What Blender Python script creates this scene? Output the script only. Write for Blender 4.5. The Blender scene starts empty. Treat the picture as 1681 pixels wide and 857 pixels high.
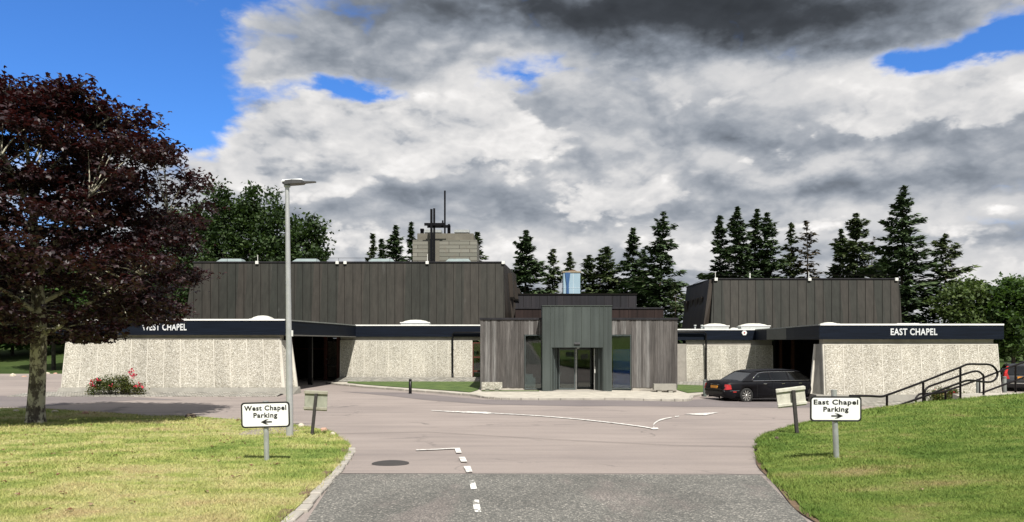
import bpy, bmesh, math, random
import numpy as np
from mathutils import Vector, Matrix, geometry
scene = bpy.context.scene
COL = scene.collection
rad = math.radians

# ------------------------------------------------------------------ camera
F, CX, HY, EYE = 1240.0, 840.5, 562.0, 2.5      # focal length in photo pixels, vanishing line, eye height
cam = bpy.data.cameras.new('camera')
cam_o = bpy.data.objects.new('camera', cam); COL.objects.link(cam_o)
cam_o.location = (0, 0, EYE); cam_o.rotation_euler = (rad(90), 0, 0)
cam.sensor_width = 36; cam.lens = F / 1681 * 36
cam.shift_y = (HY - 428.5) / 1681
cam.clip_start = 0.1; cam.clip_end = 6000
scene.camera = cam_o

# ------------------------------------------------------------------ exposure
EXPO = 0.62
scene.view_settings.view_transform = 'Standard'; scene.view_settings.look = 'None'
scene.view_settings.gamma = 1; scene.view_settings.use_curve_mapping = False
scene.view_settings.exposure = EXPO
scene.cycles.use_denoising = True
scene.cycles.max_bounces = 6; scene.cycles.transparent_max_bounces = 8

# ------------------------------------------------------------------ sun
SUN_D = Vector((-0.20, 0.72, -1.0)).normalized()           # the way the light travels
sl = bpy.data.lights.new('sun', 'SUN'); sl.energy = 4.3; sl.angle = rad(0.53); sl.color = (1.0, 0.95, 0.87)
so = bpy.data.objects.new('sun', sl); COL.objects.link(so)
so.rotation_euler = SUN_D.to_track_quat('-Z', 'Y').to_euler(); so.location = (5, -20, 40)
SUN_EL = math.asin(-SUN_D.z); SUN_AZ = math.atan2(-SUN_D.x, -SUN_D.y)

# ------------------------------------------------------------------ node helper
class S:
    """a node socket that can be calculated with"""
    T = None
    def __init__(s, sock): s.k = sock
    @staticmethod
    def m(op, *a, clamp=False):
        n = S.T.nodes.new('ShaderNodeMath'); n.operation = op; n.use_clamp = clamp
        for i, x in enumerate(a):
            if isinstance(x, S): S.T.links.new(x.k, n.inputs[i])
            else: n.inputs[i].default_value = x
        return S(n.outputs[0])
    def __add__(a, b): return S.m('ADD', a, b)
    __radd__ = __add__
    def __sub__(a, b): return S.m('SUBTRACT', a, b)
    def __rsub__(a, b): return S.m('SUBTRACT', b, a)
    def __mul__(a, b): return S.m('MULTIPLY', a, b)
    __rmul__ = __mul__
    def __truediv__(a, b): return S.m('DIVIDE', a, b)
    def max(a, b): return S.m('MAXIMUM', a, b)
    def min(a, b): return S.m('MINIMUM', a, b)
    def floor(a): return S.m('FLOOR', a)
    def pow(a, b): return S.m('POWER', a, b)
    def smooth(a, lo, hi, t0=0.0, t1=1.0):
        n = S.T.nodes.new('ShaderNodeMapRange'); n.interpolation_type = 'SMOOTHSTEP'
        S.T.links.new(a.k, n.inputs['Value'])
        n.inputs['From Min'].default_value = lo; n.inputs['From Max'].default_value = hi
        n.inputs['To Min'].default_value = t0; n.inputs['To Max'].default_value = t1
        return S(n.outputs[0])
def nd(kind, **kw):
    n = S.T.nodes.new(kind)
    for k, v in kw.items(): setattr(n, k, v)
    return n
def put(sock, v):
    if isinstance(v, S): S.T.links.new(v.k, sock)
    elif v is not None:
        if hasattr(sock.default_value, '__len__') and len(sock.default_value) == 4 and len(v) == 3: v = (*v, 1)
        sock.default_value = v
def xyz(v):
    n = nd('ShaderNodeSeparateXYZ'); put(n.inputs[0], v); return [S(o) for o in n.outputs]
def vec(x, y, z):
    n = nd('ShaderNodeCombineXYZ')
    for i, q in enumerate((x, y, z)): put(n.inputs[i], q)
    return S(n.outputs[0])
def mixc(f, a, b, mode='MIX'):
    n = nd('ShaderNodeMix', data_type='RGBA', blend_type=mode); put(n.inputs['Factor'], f)
    put(n.inputs[6], a); put(n.inputs[7], b); return S(n.outputs[2])
def noise(v, scale, detail=4, rough=0.55, color=False, dist=0):
    n = nd('ShaderNodeTexNoise'); put(n.inputs['Vector'], v)
    n.inputs['Scale'].default_value = scale; n.inputs['Detail'].default_value = detail
    n.inputs['Roughness'].default_value = rough; n.inputs['Distortion'].default_value = dist
    return S(n.outputs['Color' if color else 'Fac'])
def voro(v, scale, out='Color', feature='F1'):
    n = nd('ShaderNodeTexVoronoi', feature=feature); put(n.inputs['Vector'], v); n.inputs['Scale'].default_value = scale
    return S(n.outputs[out])
def white(v):
    n = nd('ShaderNodeTexWhiteNoise', noise_dimensions='3D'); put(n.inputs['Vector'], v); return S(n.outputs['Value'])
def ramp(f, stops, interp='LINEAR'):
    n = nd('ShaderNodeValToRGB'); put(n.inputs[0], f); cr = n.color_ramp; cr.interpolation = interp
    while len(cr.elements) < len(stops): cr.elements.new(0.5)
    for e, (p, c) in zip(cr.elements, stops):
        e.position = p; e.color = (*c, 1) if hasattr(c, '__len__') else (c, c, c, 1)
    return S(n.outputs[0])

# ------------------------------------------------------------------ sky with cumulus
world = bpy.data.worlds.new('World'); scene.world = world; world.use_nodes = True
S.T = world.node_tree; S.T.nodes.clear()
SKY_STR = 0.10
sky = nd('ShaderNodeTexSky', sky_type='NISHITA', sun_disc=False, sun_elevation=SUN_EL, sun_rotation=SUN_AZ,
         air_density=1.0, dust_density=0.3, ozone_density=2.5, altitude=100)
tcw = nd('ShaderNodeTexCoord'); D3 = S(tcw.outputs['Generated'])
dx, dy, dz = xyz(D3)
yy = dy.max(0.12)
U0 = dx / yy * 1240 + 840.5; V0 = 562 - dz / yy * 1240           # bearing and height as tangents (1240 = one radian)
nv = vec(dx, dy, dz * 1.9)
warp = noise(nv, 5.5, 7, 0.58, color=True); wx, wy, wz = xyz(warp)
U = U0 + (wx - 0.5) * 230; V = V0 + (wy - 0.5) * 150
def blob(cx, cy, rx, ry, amp, tilt=0.0):
    a = (U - cx) / rx; b = (V - cy - (U - cx) * tilt) / ry if tilt else (V - cy) / ry
    return S.m('EXPONENT', (a * a + b * b) * -1.0) * amp
def total(lst):
    t = None
    for q in lst:
        g = blob(*q); t = g if t is None else t + g
    return t
def puff(v, sc):                                    # rounded cauliflower heads: cells nested in cells, broken up by noise
    w = noise(v, sc * 1.3, 5, 0.55, color=True)
    n = nd('ShaderNodeMix', data_type='RGBA', blend_type='ADD'); n.inputs[0].default_value = 0.16; put(n.inputs[6], v); put(n.inputs[7], w)
    p = S(n.outputs[2])
    def cell(k):
        q = nd('ShaderNodeTexVoronoi', feature='F1')
        q.inputs['Scale'].default_value = k; put(q.inputs['Vector'], p); return S(q.outputs['Distance'])
    return 1.0 - (cell(sc) * 0.55 + cell(sc * 2.3) * 0.28 + cell(sc * 5.1) * 0.17)
nv = vec(dx, dy, dz * 1.9 )
low = noise(vec(dx, dy, dz * 3.0), 3.6, 6, 0.5)
off = vec(dx + 0.010, dy, dz * 1.9 + 0.045)
n1 = puff(nv, 7.5); n2 = puff(off, 7.5)
fine = noise(nv, 22, 6, 0.6)
#DENSITY
dens = 0.78 + total([
    (120, 60, 290, 150, -1.7), (320, 190, 120, 60, -0.8), (30, 250, 140, 120, -0.3),
    (590, 152, 120, 24, -0.75), (850, 120, 75, 32, -0.75), (1640, 60, 150, 34, -1.15, -0.25), (1490, 100, 60, 26, -0.5),
    (840, 385, 60, 30, -0.35), (640, 165, 60, 20, -0.3), (395, 30, 60, 40, 0.35),
    (520, 90, 140, 55, 0.35), (500, 230, 140, 70, 0.5), (800, 165, 110, 60, 0.4), (1230, 220, 300, 80, 0.55), (900, 240, 260, 60, 0.35), (600, 330, 400, 90, 0.35), (1500, 220, 250, 60, 0.4), (1560, 470, 300, 50, 0.4),
]) + (n1 - 0.6) * 1.2 + (low - 0.5) * 1.2
cover = dens.smooth(-0.05, 0.5)
#BRIGHT
lum = 0.75 + total([
    (1180, 15, 330, 66, -0.50), (1340, 60, 120, 40, -0.10), (900, 5, 320, 40, -0.16), (620, 20, 170, 40, -0.10), (560, 100, 170, 50, -0.05),
    (480, 205, 110, 45, 0.34), (400, 265, 120, 40, 0.18), (770, 140, 100, 38, 0.24), (1560, 135, 200, 48, 0.30), (1150, 120, 260, 36, 0.12),
    (1020, 310, 90, 36, 0.22), (940, 235, 120, 28, 0.12), (1280, 180, 230, 30, 0.06),
    (1350, 300, 330, 18, -0.13), (1180, 330, 260, 14, -0.06), (620, 325, 200, 18, -0.09), (980, 262, 300, 16, -0.07), (1200, 240, 220, 14, -0.04), (1550, 395, 260, 12, -0.10), (700, 250, 200, 14, -0.06),
    (1560, 350, 200, 24, 0.10), (1600, 430, 120, 30, 0.12), (1150, 400, 300, 20, 0.07), (860, 420, 90, 30, 0.22), (900, 340, 200, 30, -0.06),
    (1500, 240, 250, 26, -0.05), (1280, 262, 300, 14, 0.12),
]) + (n1 - n2) * 0.30 + (n1 - 0.6) * 0.16 + (low - 0.5) * 0.30 + (fine - 0.5) * 0.10
edge = dens.smooth(0.12, 0.6, 0.10, 0.0)
back = lum + edge
# nearer heaps of cumulus with crisp lit heads, over the greyer layer behind
heap = -0.24 + total([(500, 215, 130, 62, 1.25), (420, 262, 120, 40, 0.7), (640, 262, 110, 40, 0.6), (790, 172, 110, 60, 1.15), (890, 235, 110, 45, 0.7), (1030, 320, 80, 40, 0.95), (960, 345, 90, 26, 0.6),
    (1600, 160, 150, 62, 1.2), (1430, 205, 120, 40, 0.65), (1150, 175, 130, 36, 0.6), (1240, 250, 110, 26, 0.5), (1120, 425, 130, 30, 0.7), (860, 425, 80, 34, 0.8), (1640, 370, 110, 40, 0.7), (1620, 450, 110, 26, 0.7), (380, 350, 130, 30, 0.5), (1330, 375, 130, 18, 0.45), (600, 385, 160, 26, 0.5)]) + (n1 - 0.62) * 1.5 + (low - 0.5) * 1.0 + (fine - 0.5) * 0.3 - blob(1150, 20, 420, 80, 1.6) - blob(600, 60, 240, 70, 0.8)
hm = heap.smooth(-0.04, 0.26)
hl = 0.93 + (n1 - n2) * 0.80 - heap.smooth(0.30, 1.2, 0.0, 0.17) + (fine - 0.5) * 0.08
soft = back + (hl - back) * hm * 0.96
lum = soft.max(0.30).min(0.82) + (soft - 0.82).max(0.0).min(0.35) * 0.5 + soft.min(0.30) * 0.25 - 0.075
lin = lum.pow(2.2)
tint = mixc(lum.smooth(0.5, 0.95), (0.82, 0.93, 1.10), (1.02, 1.0, 0.985))
K = 1.0 / (SKY_STR * 2 ** EXPO)
ccol = mixc(1.0, tint, vec(lin * K, lin * K, lin * K), 'MULTIPLY')
bcol = mixc(1.0, S(sky.outputs[0]), (0.36, 0.70, 1.18), 'MULTIPLY')
#ENDSKY
fin = mixc(cover, bcol, ccol)
bg = nd('ShaderNodeBackground'); bg.inputs[1].default_value = SKY_STR; put(bg.inputs[0], fin)
wo = nd('ShaderNodeOutputWorld'); S.T.links.new(bg.outputs[0], wo.inputs[0])
world.cycles.sampling_method = 'MANUAL'; world.cycles.sample_map_resolution = 512

# ------------------------------------------------------------------ materials
M = {}
def newmat(name):
    m = bpy.data.materials.new(name); m.use_nodes = True
    S.T = m.node_tree
    b = m.node_tree.nodes['Principled BSDF']; M[name] = m
    return m, b
def pos(): return S(nd('ShaderNodeNewGeometry').outputs['Position'])
def island(): return S(nd('ShaderNodeNewGeometry').outputs['Random Per Island'])
def bump(b, h, strength=0.4, dist=0.02):
    n = nd('ShaderNodeBump'); n.inputs['Strength'].default_value = strength; n.inputs['Distance'].default_value = dist
    put(n.inputs['Height'], h); S.T.links.new(n.outputs[0], b.inputs['Normal'])
def simple(name, col, rough=0.6, metal=0.0, var=0.12, scale=3.0, coat=0.0, spec=0.5):
    m, b = newmat(name); p = pos()
    n = noise(p, scale, 6, 0.6)
    k = n.smooth(0.25, 0.75, 1 - var, 1 + var)
    put(b.inputs['Base Color'], mixc(1.0, col, vec(k, k, k), 'MULTIPLY'))
    put(b.inputs['Roughness'], noise(p, scale * 2.7, 4).smooth(0.2, 0.8, max(rough - 0.1, 0.02), min(rough + 0.1, 1)))
    b.inputs['Metallic'].default_value = metal; b.inputs['Coat Weight'].default_value = coat
    b.inputs['Specular IOR Level'].default_value = spec
    return m

# old asphalt, pinkish grey and worn pale, patched
m, b = newmat('asphalt'); p = pos(); x, y, z = xyz(p)
big = noise(p, 0.16, 5, 0.55); st = noise(vec(x * 0.25, y * 1.6, z), 0.9, 5, 0.6); g = noise(p, 55, 3, 0.7)
c = ramp(big * 0.55 + st * 0.45, [(0.30, (0.165, 0.143, 0.136)), (0.5, (0.235, 0.202, 0.186)), (0.7, (0.290, 0.250, 0.230))])
c = mixc(g.smooth(0.25, 0.75), c, mixc(1.0, c, (1.32, 1.3, 1.28), 'MULTIPLY'))
c = mixc(voro(p, 38, 'Distance').smooth(0.0, 0.22, 0.35, 0.0), c, (0.10, 0.095, 0.09))
wheel = noise(vec(x * 0.12, y * 2.4, z), 1.1, 3, 0.5)
c = mixc(wheel.smooth(0.60, 0.75, 0, 0.18), c, (0.15, 0.135, 0.135))
cr = voro(vec(x + noise(p, 1.5, 3) * 1.2, y + noise(p, 1.1, 3) * 1.2, 0.0), 0.22, 'Distance', 'DISTANCE_TO_EDGE').smooth(0.0, 0.014, 0.6, 0.0); c = mixc(cr * noise(p, 0.3, 2).smooth(0.48, 0.6), c, (0.09, 0.08, 0.078))
spots = noise(p, 2.3, 3, 0.5).smooth(0.70, 0.76, 0, 0.35); c = mixc(spots, c, (0.11, 0.10, 0.10))
put(b.inputs['Base Color'], c); b.inputs['Roughness'].default_value = 0.92; bump(b, g, 0.5, 0.012)
# newer darker asphalt strip
m, b = newmat('asphalt_dark'); p = pos(); g = noise(p, 55, 3, 0.7)
c = ramp(noise(p, 0.5, 5, 0.6), [(0.3, (0.125, 0.108, 0.110)), (0.7, (0.175, 0.152, 0.150))])
c = mixc(g.smooth(0.3, 0.7, 0, 0.5), c, (0.21, 0.185, 0.18))
put(b.inputs['Base Color'], c); b.inputs['Roughness'].default_value = 0.9; bump(b, g, 0.5, 0.012)
# coarse chippings of the near road
m, b = newmat('asphalt_chip'); p = pos(); x, y, z = xyz(p)
v1 = voro(p, 44, 'Color'); vr, vg, vb = xyz(v1); d1 = voro(p, 44, 'Distance')
c = ramp(vr, [(0.0, (0.11, 0.11, 0.10)), (0.45, (0.19, 0.185, 0.165)), (0.8, (0.25, 0.24, 0.215)), (1.0, (0.46, 0.43, 0.38))])
blotch = noise(vec(x, y * 0.7, z), 0.9, 6, 0.6)
pink = noise(vec(x * 1.6, y * 0.5, z), 0.7, 5, 0.6).smooth(0.54, 0.68, 0, 0.7)
c = mixc(pink, c, mixc(vg, (0.24, 0.20, 0.185), (0.38, 0.33, 0.30)))
k = blotch.smooth(0.3, 0.7, 0.78, 1.18); c = mixc(1.0, c, vec(k, k, k), 'MULTIPLY')
c = mixc(d1.smooth(0.25, 0.6, 0, 0.65), c, (0.05, 0.05, 0.047))
put(b.inputs['Base Color'], c); b.inputs['Roughness'].default_value = 0.9; bump(b, 1.0 - d1, 0.6, 0.015)

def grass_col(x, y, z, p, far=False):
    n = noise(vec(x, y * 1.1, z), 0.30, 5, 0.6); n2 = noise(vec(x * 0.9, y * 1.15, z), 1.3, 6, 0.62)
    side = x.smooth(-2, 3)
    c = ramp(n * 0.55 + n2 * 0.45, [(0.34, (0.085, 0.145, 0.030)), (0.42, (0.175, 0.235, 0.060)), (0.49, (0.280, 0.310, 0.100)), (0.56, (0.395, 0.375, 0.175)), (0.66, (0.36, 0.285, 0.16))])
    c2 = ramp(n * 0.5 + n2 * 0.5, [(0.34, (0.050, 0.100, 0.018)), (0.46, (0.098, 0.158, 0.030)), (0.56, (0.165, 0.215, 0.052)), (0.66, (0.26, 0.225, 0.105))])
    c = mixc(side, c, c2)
    f = noise(vec(x, y, z), 30, 3, 0.7).smooth(0.25, 0.75, 0.78, 1.2)
    return mixc(1.0, c, vec(f, f, f), 'MULTIPLY')
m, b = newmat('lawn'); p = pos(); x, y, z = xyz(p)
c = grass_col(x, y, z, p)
soil = noise(p, 1.1, 5, 0.6).smooth(0.70, 0.78, 0, 0.7); c = mixc(soil, c, (0.17, 0.11, 0.065))
put(b.inputs['Base Color'], c); b.inputs['Roughness'].default_value = 1.0; b.inputs['Specular IOR Level'].default_value = 0.15
bump(b, noise(p, 22, 5, 0.7), 0.9, 0.05)
m, b = newmat('turf_green'); p = pos(); c = ramp(noise(p, 1.2, 6, 0.6), [(0.3, (0.045, 0.085, 0.018)), (0.7, (0.11, 0.16, 0.04))]); put(b.inputs['Base Color'], c); b.inputs['Roughness'].default_value = 1; bump(b, noise(p, 22, 5, 0.7), 0.9, 0.05)  # darker green turf of the strips by the building
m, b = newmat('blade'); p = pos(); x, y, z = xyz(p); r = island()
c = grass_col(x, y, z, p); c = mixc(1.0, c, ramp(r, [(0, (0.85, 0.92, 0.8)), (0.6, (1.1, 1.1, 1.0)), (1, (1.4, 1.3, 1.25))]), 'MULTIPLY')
put(b.inputs['Base Color'], c); b.inputs['Roughness'].default_value = 0.7; b.inputs['Specular IOR Level'].default_value = 0.2
m, b = newmat('meadow'); p = pos(); x, y, z = xyz(p)  # far grass: tree shade is put into this darkened colour
c = ramp(noise(p, 0.25, 6, 0.6), [(0.3, (0.028, 0.050, 0.014)), (0.7, (0.065, 0.090, 0.028))])
put(b.inputs['Base Color'], c); b.inputs['Roughness'].default_value = 1.0; b.inputs['Specular IOR Level'].default_value = 0.1

# exposed aggregate panels
def aggregate(name, tint=1.0, sc=31):
    m, b = newmat(name); p = pos(); x, y, z = xyz(p)
    q = vec(x, y, z); v1 = voro(q, sc, 'Color'); vr, vg, vb = xyz(v1); d1 = voro(q, sc, 'Distance')
    c = ramp(vr, [(0.0, (0.15, 0.14, 0.12)), (0.06, (0.34, 0.32, 0.27)), (0.35, (0.48, 0.45, 0.38)), (0.7, (0.60, 0.575, 0.50)), (1.0, (0.84, 0.82, 0.75))])
    c = mixc(d1.smooth(0.35, 0.8, 0, 0.4), c, (0.33, 0.30, 0.24))
    st = noise(vec(x * 1.3, y * 1.3, z * 0.35), 1.2, 6, 0.6).smooth(0.3, 0.7, 0.86 * tint, 1.06 * tint)
    pn = white(vec((x / 0.8).floor(), 0.5, 0.5)).smooth(0, 1, 0.95, 1.04)
    k = st * pn; c = mixc(1.0, c, vec(k, k, k), 'MULTIPLY')
    run = noise(vec(x * 3.2, y * 3.2, z * 0.25), 1.0, 5, 0.6).smooth(0.56, 0.72, 0, 0.35) * z.smooth(0.6, 2.6, 0.25, 1.0); c = mixc(run, c, (0.27, 0.25, 0.20))
    low = z.smooth(0.25, 0.9, 0.35, 0.0) * noise(p, 3, 4).smooth(0.4, 0.7); c = mixc(low, c, (0.20, 0.19, 0.15))
    put(b.inputs['Base Color'], c); b.inputs['Roughness'].default_value = 0.9; bump(b, 1.0 - d1, 0.8, 0.02)
aggregate('aggregate', 0.95)
def concrete(name, col, sc=1.0):
    m, b = newmat(name); p = pos(); x, y, z = xyz(p)
    n = noise(vec(x, y, z * 0.6), 2.2 * sc, 7, 0.65); k = n.smooth(0.25, 0.75, 0.78, 1.15)
    c = mixc(1.0, col, vec(k, k, k), 'MULTIPLY')
    c = mixc(noise(p, 9 * sc, 5, 0.7).smooth(0.6, 0.75, 0, 0.35), c, tuple(q * 0.45 for q in col))
    put(b.inputs['Base Color'], c); b.inputs['Roughness'].default_value = 0.9; bump(b, noise(p, 30, 4), 0.3, 0.01)
concrete('concrete', (0.44, 0.41, 0.35)); concrete('concrete_grey', (0.27, 0.26, 0.23)); concrete('kerbstone', (0.36, 0.335, 0.295))
concrete('joint', (0.60, 0.575, 0.51)); concrete('chimney_concrete', (0.15, 0.14, 0.115), .7); concrete('granite', (0.34, 0.33, 0.31), 3)
# lined, board-marked blockwork of the chimney
m, b = newmat('blockwork'); p = pos(); x, y, z = xyz(p)
br = nd('ShaderNodeTexBrick'); put(br.inputs['Vector'], vec(x + y * 0.4, z, 0.0)); br.inputs['Scale'].default_value = 1.0
br.inputs['Brick Width'].default_value = 1.5; br.inputs['Row Height'].default_value = 0.28; br.inputs['Mortar Size'].default_value = 0.022
put(br.inputs['Color1'], (0.155, 0.155, 0.13)); put(br.inputs['Color2'], (0.215, 0.21, 0.18)); put(br.inputs['Mortar'], (0.07, 0.065, 0.055))
n = noise(p, 2.0, 6, 0.65); c = mixc(n.smooth(0.5, 0.72, 0, 0.6), S(br.outputs[0]), (0.15, 0.125, 0.10))
put(b.inputs['Base Color'], c); b.inputs['Roughness'].default_value = 0.9; bump(b, S(br.outputs[1]) * -1.0, 0.5, 0.03)
# paving setts
m, b = newmat('setts'); p = pos(); x, y, z = xyz(p)
br = nd('ShaderNodeTexBrick'); put(br.inputs['Vector'], vec(x + y * 0.55, y + z, 0.0)); br.inputs['Scale'].default_value = 1.0
br.inputs['Brick Width'].default_value = 0.26; br.inputs['Row Height'].default_value = 0.17; br.inputs['Mortar Size'].default_value = 0.016
put(br.inputs['Color1'], (0.17, 0.165, 0.15)); put(br.inputs['Color2'], (0.40, 0.385, 0.345)); put(br.inputs['Mortar'], (0.10, 0.095, 0.08))
c = mixc(noise(p, 1.4, 5).smooth(0.4, 0.65, 0, 0.3), S(br.outputs[0]), (0.22, 0.20, 0.16))
put(b.inputs['Base Color'], c); b.inputs['Roughness'].default_value = 0.9; bump(b, S(br.outputs[1]) * -1.0, 0.8, 0.03)

# dark pre-weathered sheet cladding, one tone per sheet
def sheet(name, col, col2, width, rough=0.55, axis='x', off=0.0):
    m, b = newmat(name); p = pos(); x, y, z = xyz(p)
    t = ((x + y * 0.9 + off) / width).floor() if axis == 'xy' else ((x + off) / width).floor()
    r = white(vec(t, 0.3, 0.7))
    c = mixc(r, col, col2)
    st = noise(vec(x * 5, y * 5, z * 0.18), 1.0, 6, 0.65); k = st.smooth(0.25, 0.75, 0.78, 1.22)
    k = k * noise(p, 0.35, 4).smooth(0.3, 0.7, 0.88, 1.12)
    c = mixc(1.0, c, vec(k, k, k), 'MULTIPLY')
    pale = noise(vec(x * 2.2, y * 2.2, z * 0.05), 1.0, 3).smooth(0.70, 0.80, 0, 0.35); c = mixc(pale, c, (0.13, 0.135, 0.13))
    put(b.inputs['Base Color'], c); b.inputs['Roughness'].default_value = rough; b.inputs['Specular IOR Level'].default_value = 0.18; bump(b, st, 0.15, 0.02)
sheet('cladding', (0.024, 0.026, 0.022), (0.038, 0.034, 0.029), 0.555, off=21.5)
sheet('cladding_inner', (0.026, 0.022, 0.019), (0.042, 0.034, 0.028), 0.6, axis='xy')
sheet('cladding_back', (0.022, 0.022, 0.026), (0.031, 0.029, 0.033), 0.56)
sheet('timber_back', (0.020, 0.013, 0.012), (0.031, 0.020, 0.018), 0.3)
sheet('zinc', (0.058, 0.069, 0.066), (0.067, 0.079, 0.075), 0.43, rough=0.5)
simple('seam', (0.010, 0.009, 0.008), 0.7, spec=.1); simple('zinc_seam', (0.055, 0.068, 0.060), 0.5)
# weathered timber boards: tone per board by mesh island
m, b = newmat('old_timber'); p = pos(); x, y, z = xyz(p); r = island()
c = ramp(r, [(0, (0.060, 0.054, 0.050)), (0.4, (0.088, 0.081, 0.077)), (0.75, (0.120, 0.113, 0.108)), (1, (0.17, 0.165, 0.16))])
st = noise(vec(x * 42, y * 42, z * 1.1), 1.0, 6, 0.7); k = st.smooth(0.25, 0.75, 0.48, 1.5)
st2 = noise(vec(x * 3, y * 3, z * 0.5), 1.0, 5, 0.6).smooth(0.3, 0.7, 0.72, 1.25); k = k * st2
c = mixc(1.0, c, vec(k, k, k), 'MULTIPLY')
c = mixc(noise(vec(x * 9, y * 9, z * 0.4), 1.0, 5, 0.6).smooth(0.62, 0.75, 0, 0.6), c, (0.32, 0.31, 0.295))
put(b.inputs['Base Color'], c); b.inputs['Roughness'].default_value = 0.85; bump(b, st, 0.5, 0.01)
# navy fascia boards
m, b = newmat('fascia'); p = pos(); x, y, z = xyz(p)
st = noise(vec(x * 0.8, y * 0.8, z * 22), 1.0, 5, 0.6); k = st.smooth(0.2, 0.8, 0.6, 1.5)
c = mixc(1.0, (0.0045, 0.0075, 0.015), vec(k, k, k), 'MULTIPLY')
c = mixc(noise(vec(x * 3, y * 3, z * 30), 1.0, 4).smooth(0.72, 0.78, 0, 0.25), c, (0.05, 0.055, 0.06))
put(b.inputs['Base Color'], c); b.inputs['Roughness'].default_value = 0.6; b.inputs['Specular IOR Level'].default_value = 0.15; bump(b, st, 0.3, 0.01)

simple('white_paint', (0.72, 0.72, 0.68), 0.5, var=0.08); simple('letter_white', (0.62, 0.64, 0.66), 0.5)
simple('coping', (0.80, 0.80, 0.78), 0.35, var=0.06); simple('coping_dull', (0.22, 0.23, 0.22), 0.5); simple('soffit', (0.13, 0.125, 0.115), 0.8)
simple('dome', (0.62, 0.62, 0.56), 0.4, var=0.15); simple('dome_kerb', (0.55, 0.58, 0.57), 0.5)
simple('black_paint', (0.006, 0.006, 0.007), 0.4, var=0.3, spec=.2); simple('charred', (0.005, 0.005, 0.007), 0.6, spec=.1)
simple('rail_paint', (0.007, 0.005, 0.006), 0.4, var=0.3, spec=.2)
simple('bay_shade', (0.012, 0.011, 0.010), 0.8); simple('roof_felt', (0.10, 0.10, 0.095), 0.9)  # bay walls near black: shade of the deep bays put into their colour
simple('red_timber', (0.085, 0.022, 0.012), 0.55, var=0.3, scale=8); simple('brown_timber', (0.10, 0.045, 0.025), 0.5, var=0.3, scale=6)
simple('galvanised', (0.46, 0.48, 0.48), 0.42, metal=0.55, var=0.12, scale=9); simple('column_grey', (0.50, 0.51, 0.52), 0.38, metal=0.5, var=0.06)
simple('lamp_body', (0.42, 0.44, 0.46), 0.4, metal=0.3); simple('lamp_dark', (0.06, 0.06, 0.065), 0.5); simple('lamp_top', (0.75, 0.77, 0.78), 0.35)
simple('sign_white', (0.78, 0.79, 0.78), 0.4, var=0.03); simple('sign_black', (0.012, 0.012, 0.013), 0.45)
simple('rooflight_glass', (0.22, 0.27, 0.27), 0.3); simple('pale_blue', (0.30, 0.42, 0.50), 0.45, var=0.05, scale=1); simple('flue_blue', (0.03, 0.09, 0.22), 0.5)
simple('tan_cap', (0.30, 0.25, 0.17), 0.8); simple('rust_cap', (0.12, 0.07, 0.04), 0.8)
simple('aluminium', (0.35, 0.36, 0.36), 0.3, metal=0.8); simple('frame_dark', (0.06, 0.075, 0.075), 0.45)
simple('blue_backing', (0.03, 0.09, 0.40), 0.35, var=0.1, scale=1.2); simple('cabinet', (0.72, 0.75, 0.77), 0.45)
simple('floor_dark', (0.05, 0.045, 0.042), 0.5); simple('plaster', (0.30, 0.28, 0.25), 0.9)
simple('rubber', (0.014, 0.014, 0.014), 0.85); simple('alloy', (0.62, 0.62, 0.60), 0.28, metal=0.85, var=0.05)
simple('chrome', (0.75, 0.75, 0.75), 0.12, metal=1.0, var=0.02); simple('plate_yellow', (0.62, 0.26, 0.03), 0.5, var=0.15, scale=30)
simple('manhole', (0.045, 0.04, 0.038), 0.8)
simple('rock_pale', (0.50, 0.45, 0.36), 0.9, var=0.3, scale=14); simple('rock_brown', (0.075, 0.055, 0.04), 0.9, var=0.4, scale=14); simple('rock_pink', (0.45, 0.28, 0.21), 0.9, var=0.3, scale=14)
simple('mesh_panel', (0.13, 0.11, 0.09), 0.7)
for nm, col in (('car_black', (0.002, 0.002, 0.004)), ('car_grey', (0.030, 0.032, 0.036))):
    m, b = newmat(nm); put(b.inputs['Base Color'], col); b.inputs['Roughness'].default_value = 0.5; b.inputs['Specular IOR Level'].default_value = 0.2; b.inputs['Coat Weight'].default_value = 0.22; b.inputs['Coat Roughness'].default_value = 0.02
for nm, col, tr in (('glass', (0.75, 0.85, 0.85), 0.9), ('car_glass', (0.22, 0.28, 0.28), 0.75), ('glass_smoke', (0.30, 0.36, 0.36), 0.85)):
    m, b = newmat(nm)
    mo = S.T.nodes['Material Output']; S.T.nodes.remove(b)
    gl = nd('ShaderNodeBsdfGlossy'); gl.inputs['Roughness'].default_value = 0.03
    trn = nd('ShaderNodeBsdfTransparent'); put(trn.inputs[0], col)
    fr = nd('ShaderNodeFresnel'); fr.inputs['IOR'].default_value = 1.5
    mx = nd('ShaderNodeMixShader'); put(mx.inputs[0], S(fr.outputs[0]) * 1.5 + 0.03)
    S.T.links.new(trn.outputs[0], mx.inputs[1]); S.T.links.new(gl.outputs[0], mx.inputs[2]); S.T.links.new(mx.outputs[0], mo.inputs[0])
m, b = newmat('tail_red'); put(b.inputs['Base Color'], (0.42, 0.015, 0.012)); b.inputs['Roughness'].default_value = 0.15; b.inputs['Coat Weight'].default_value = 1
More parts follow.
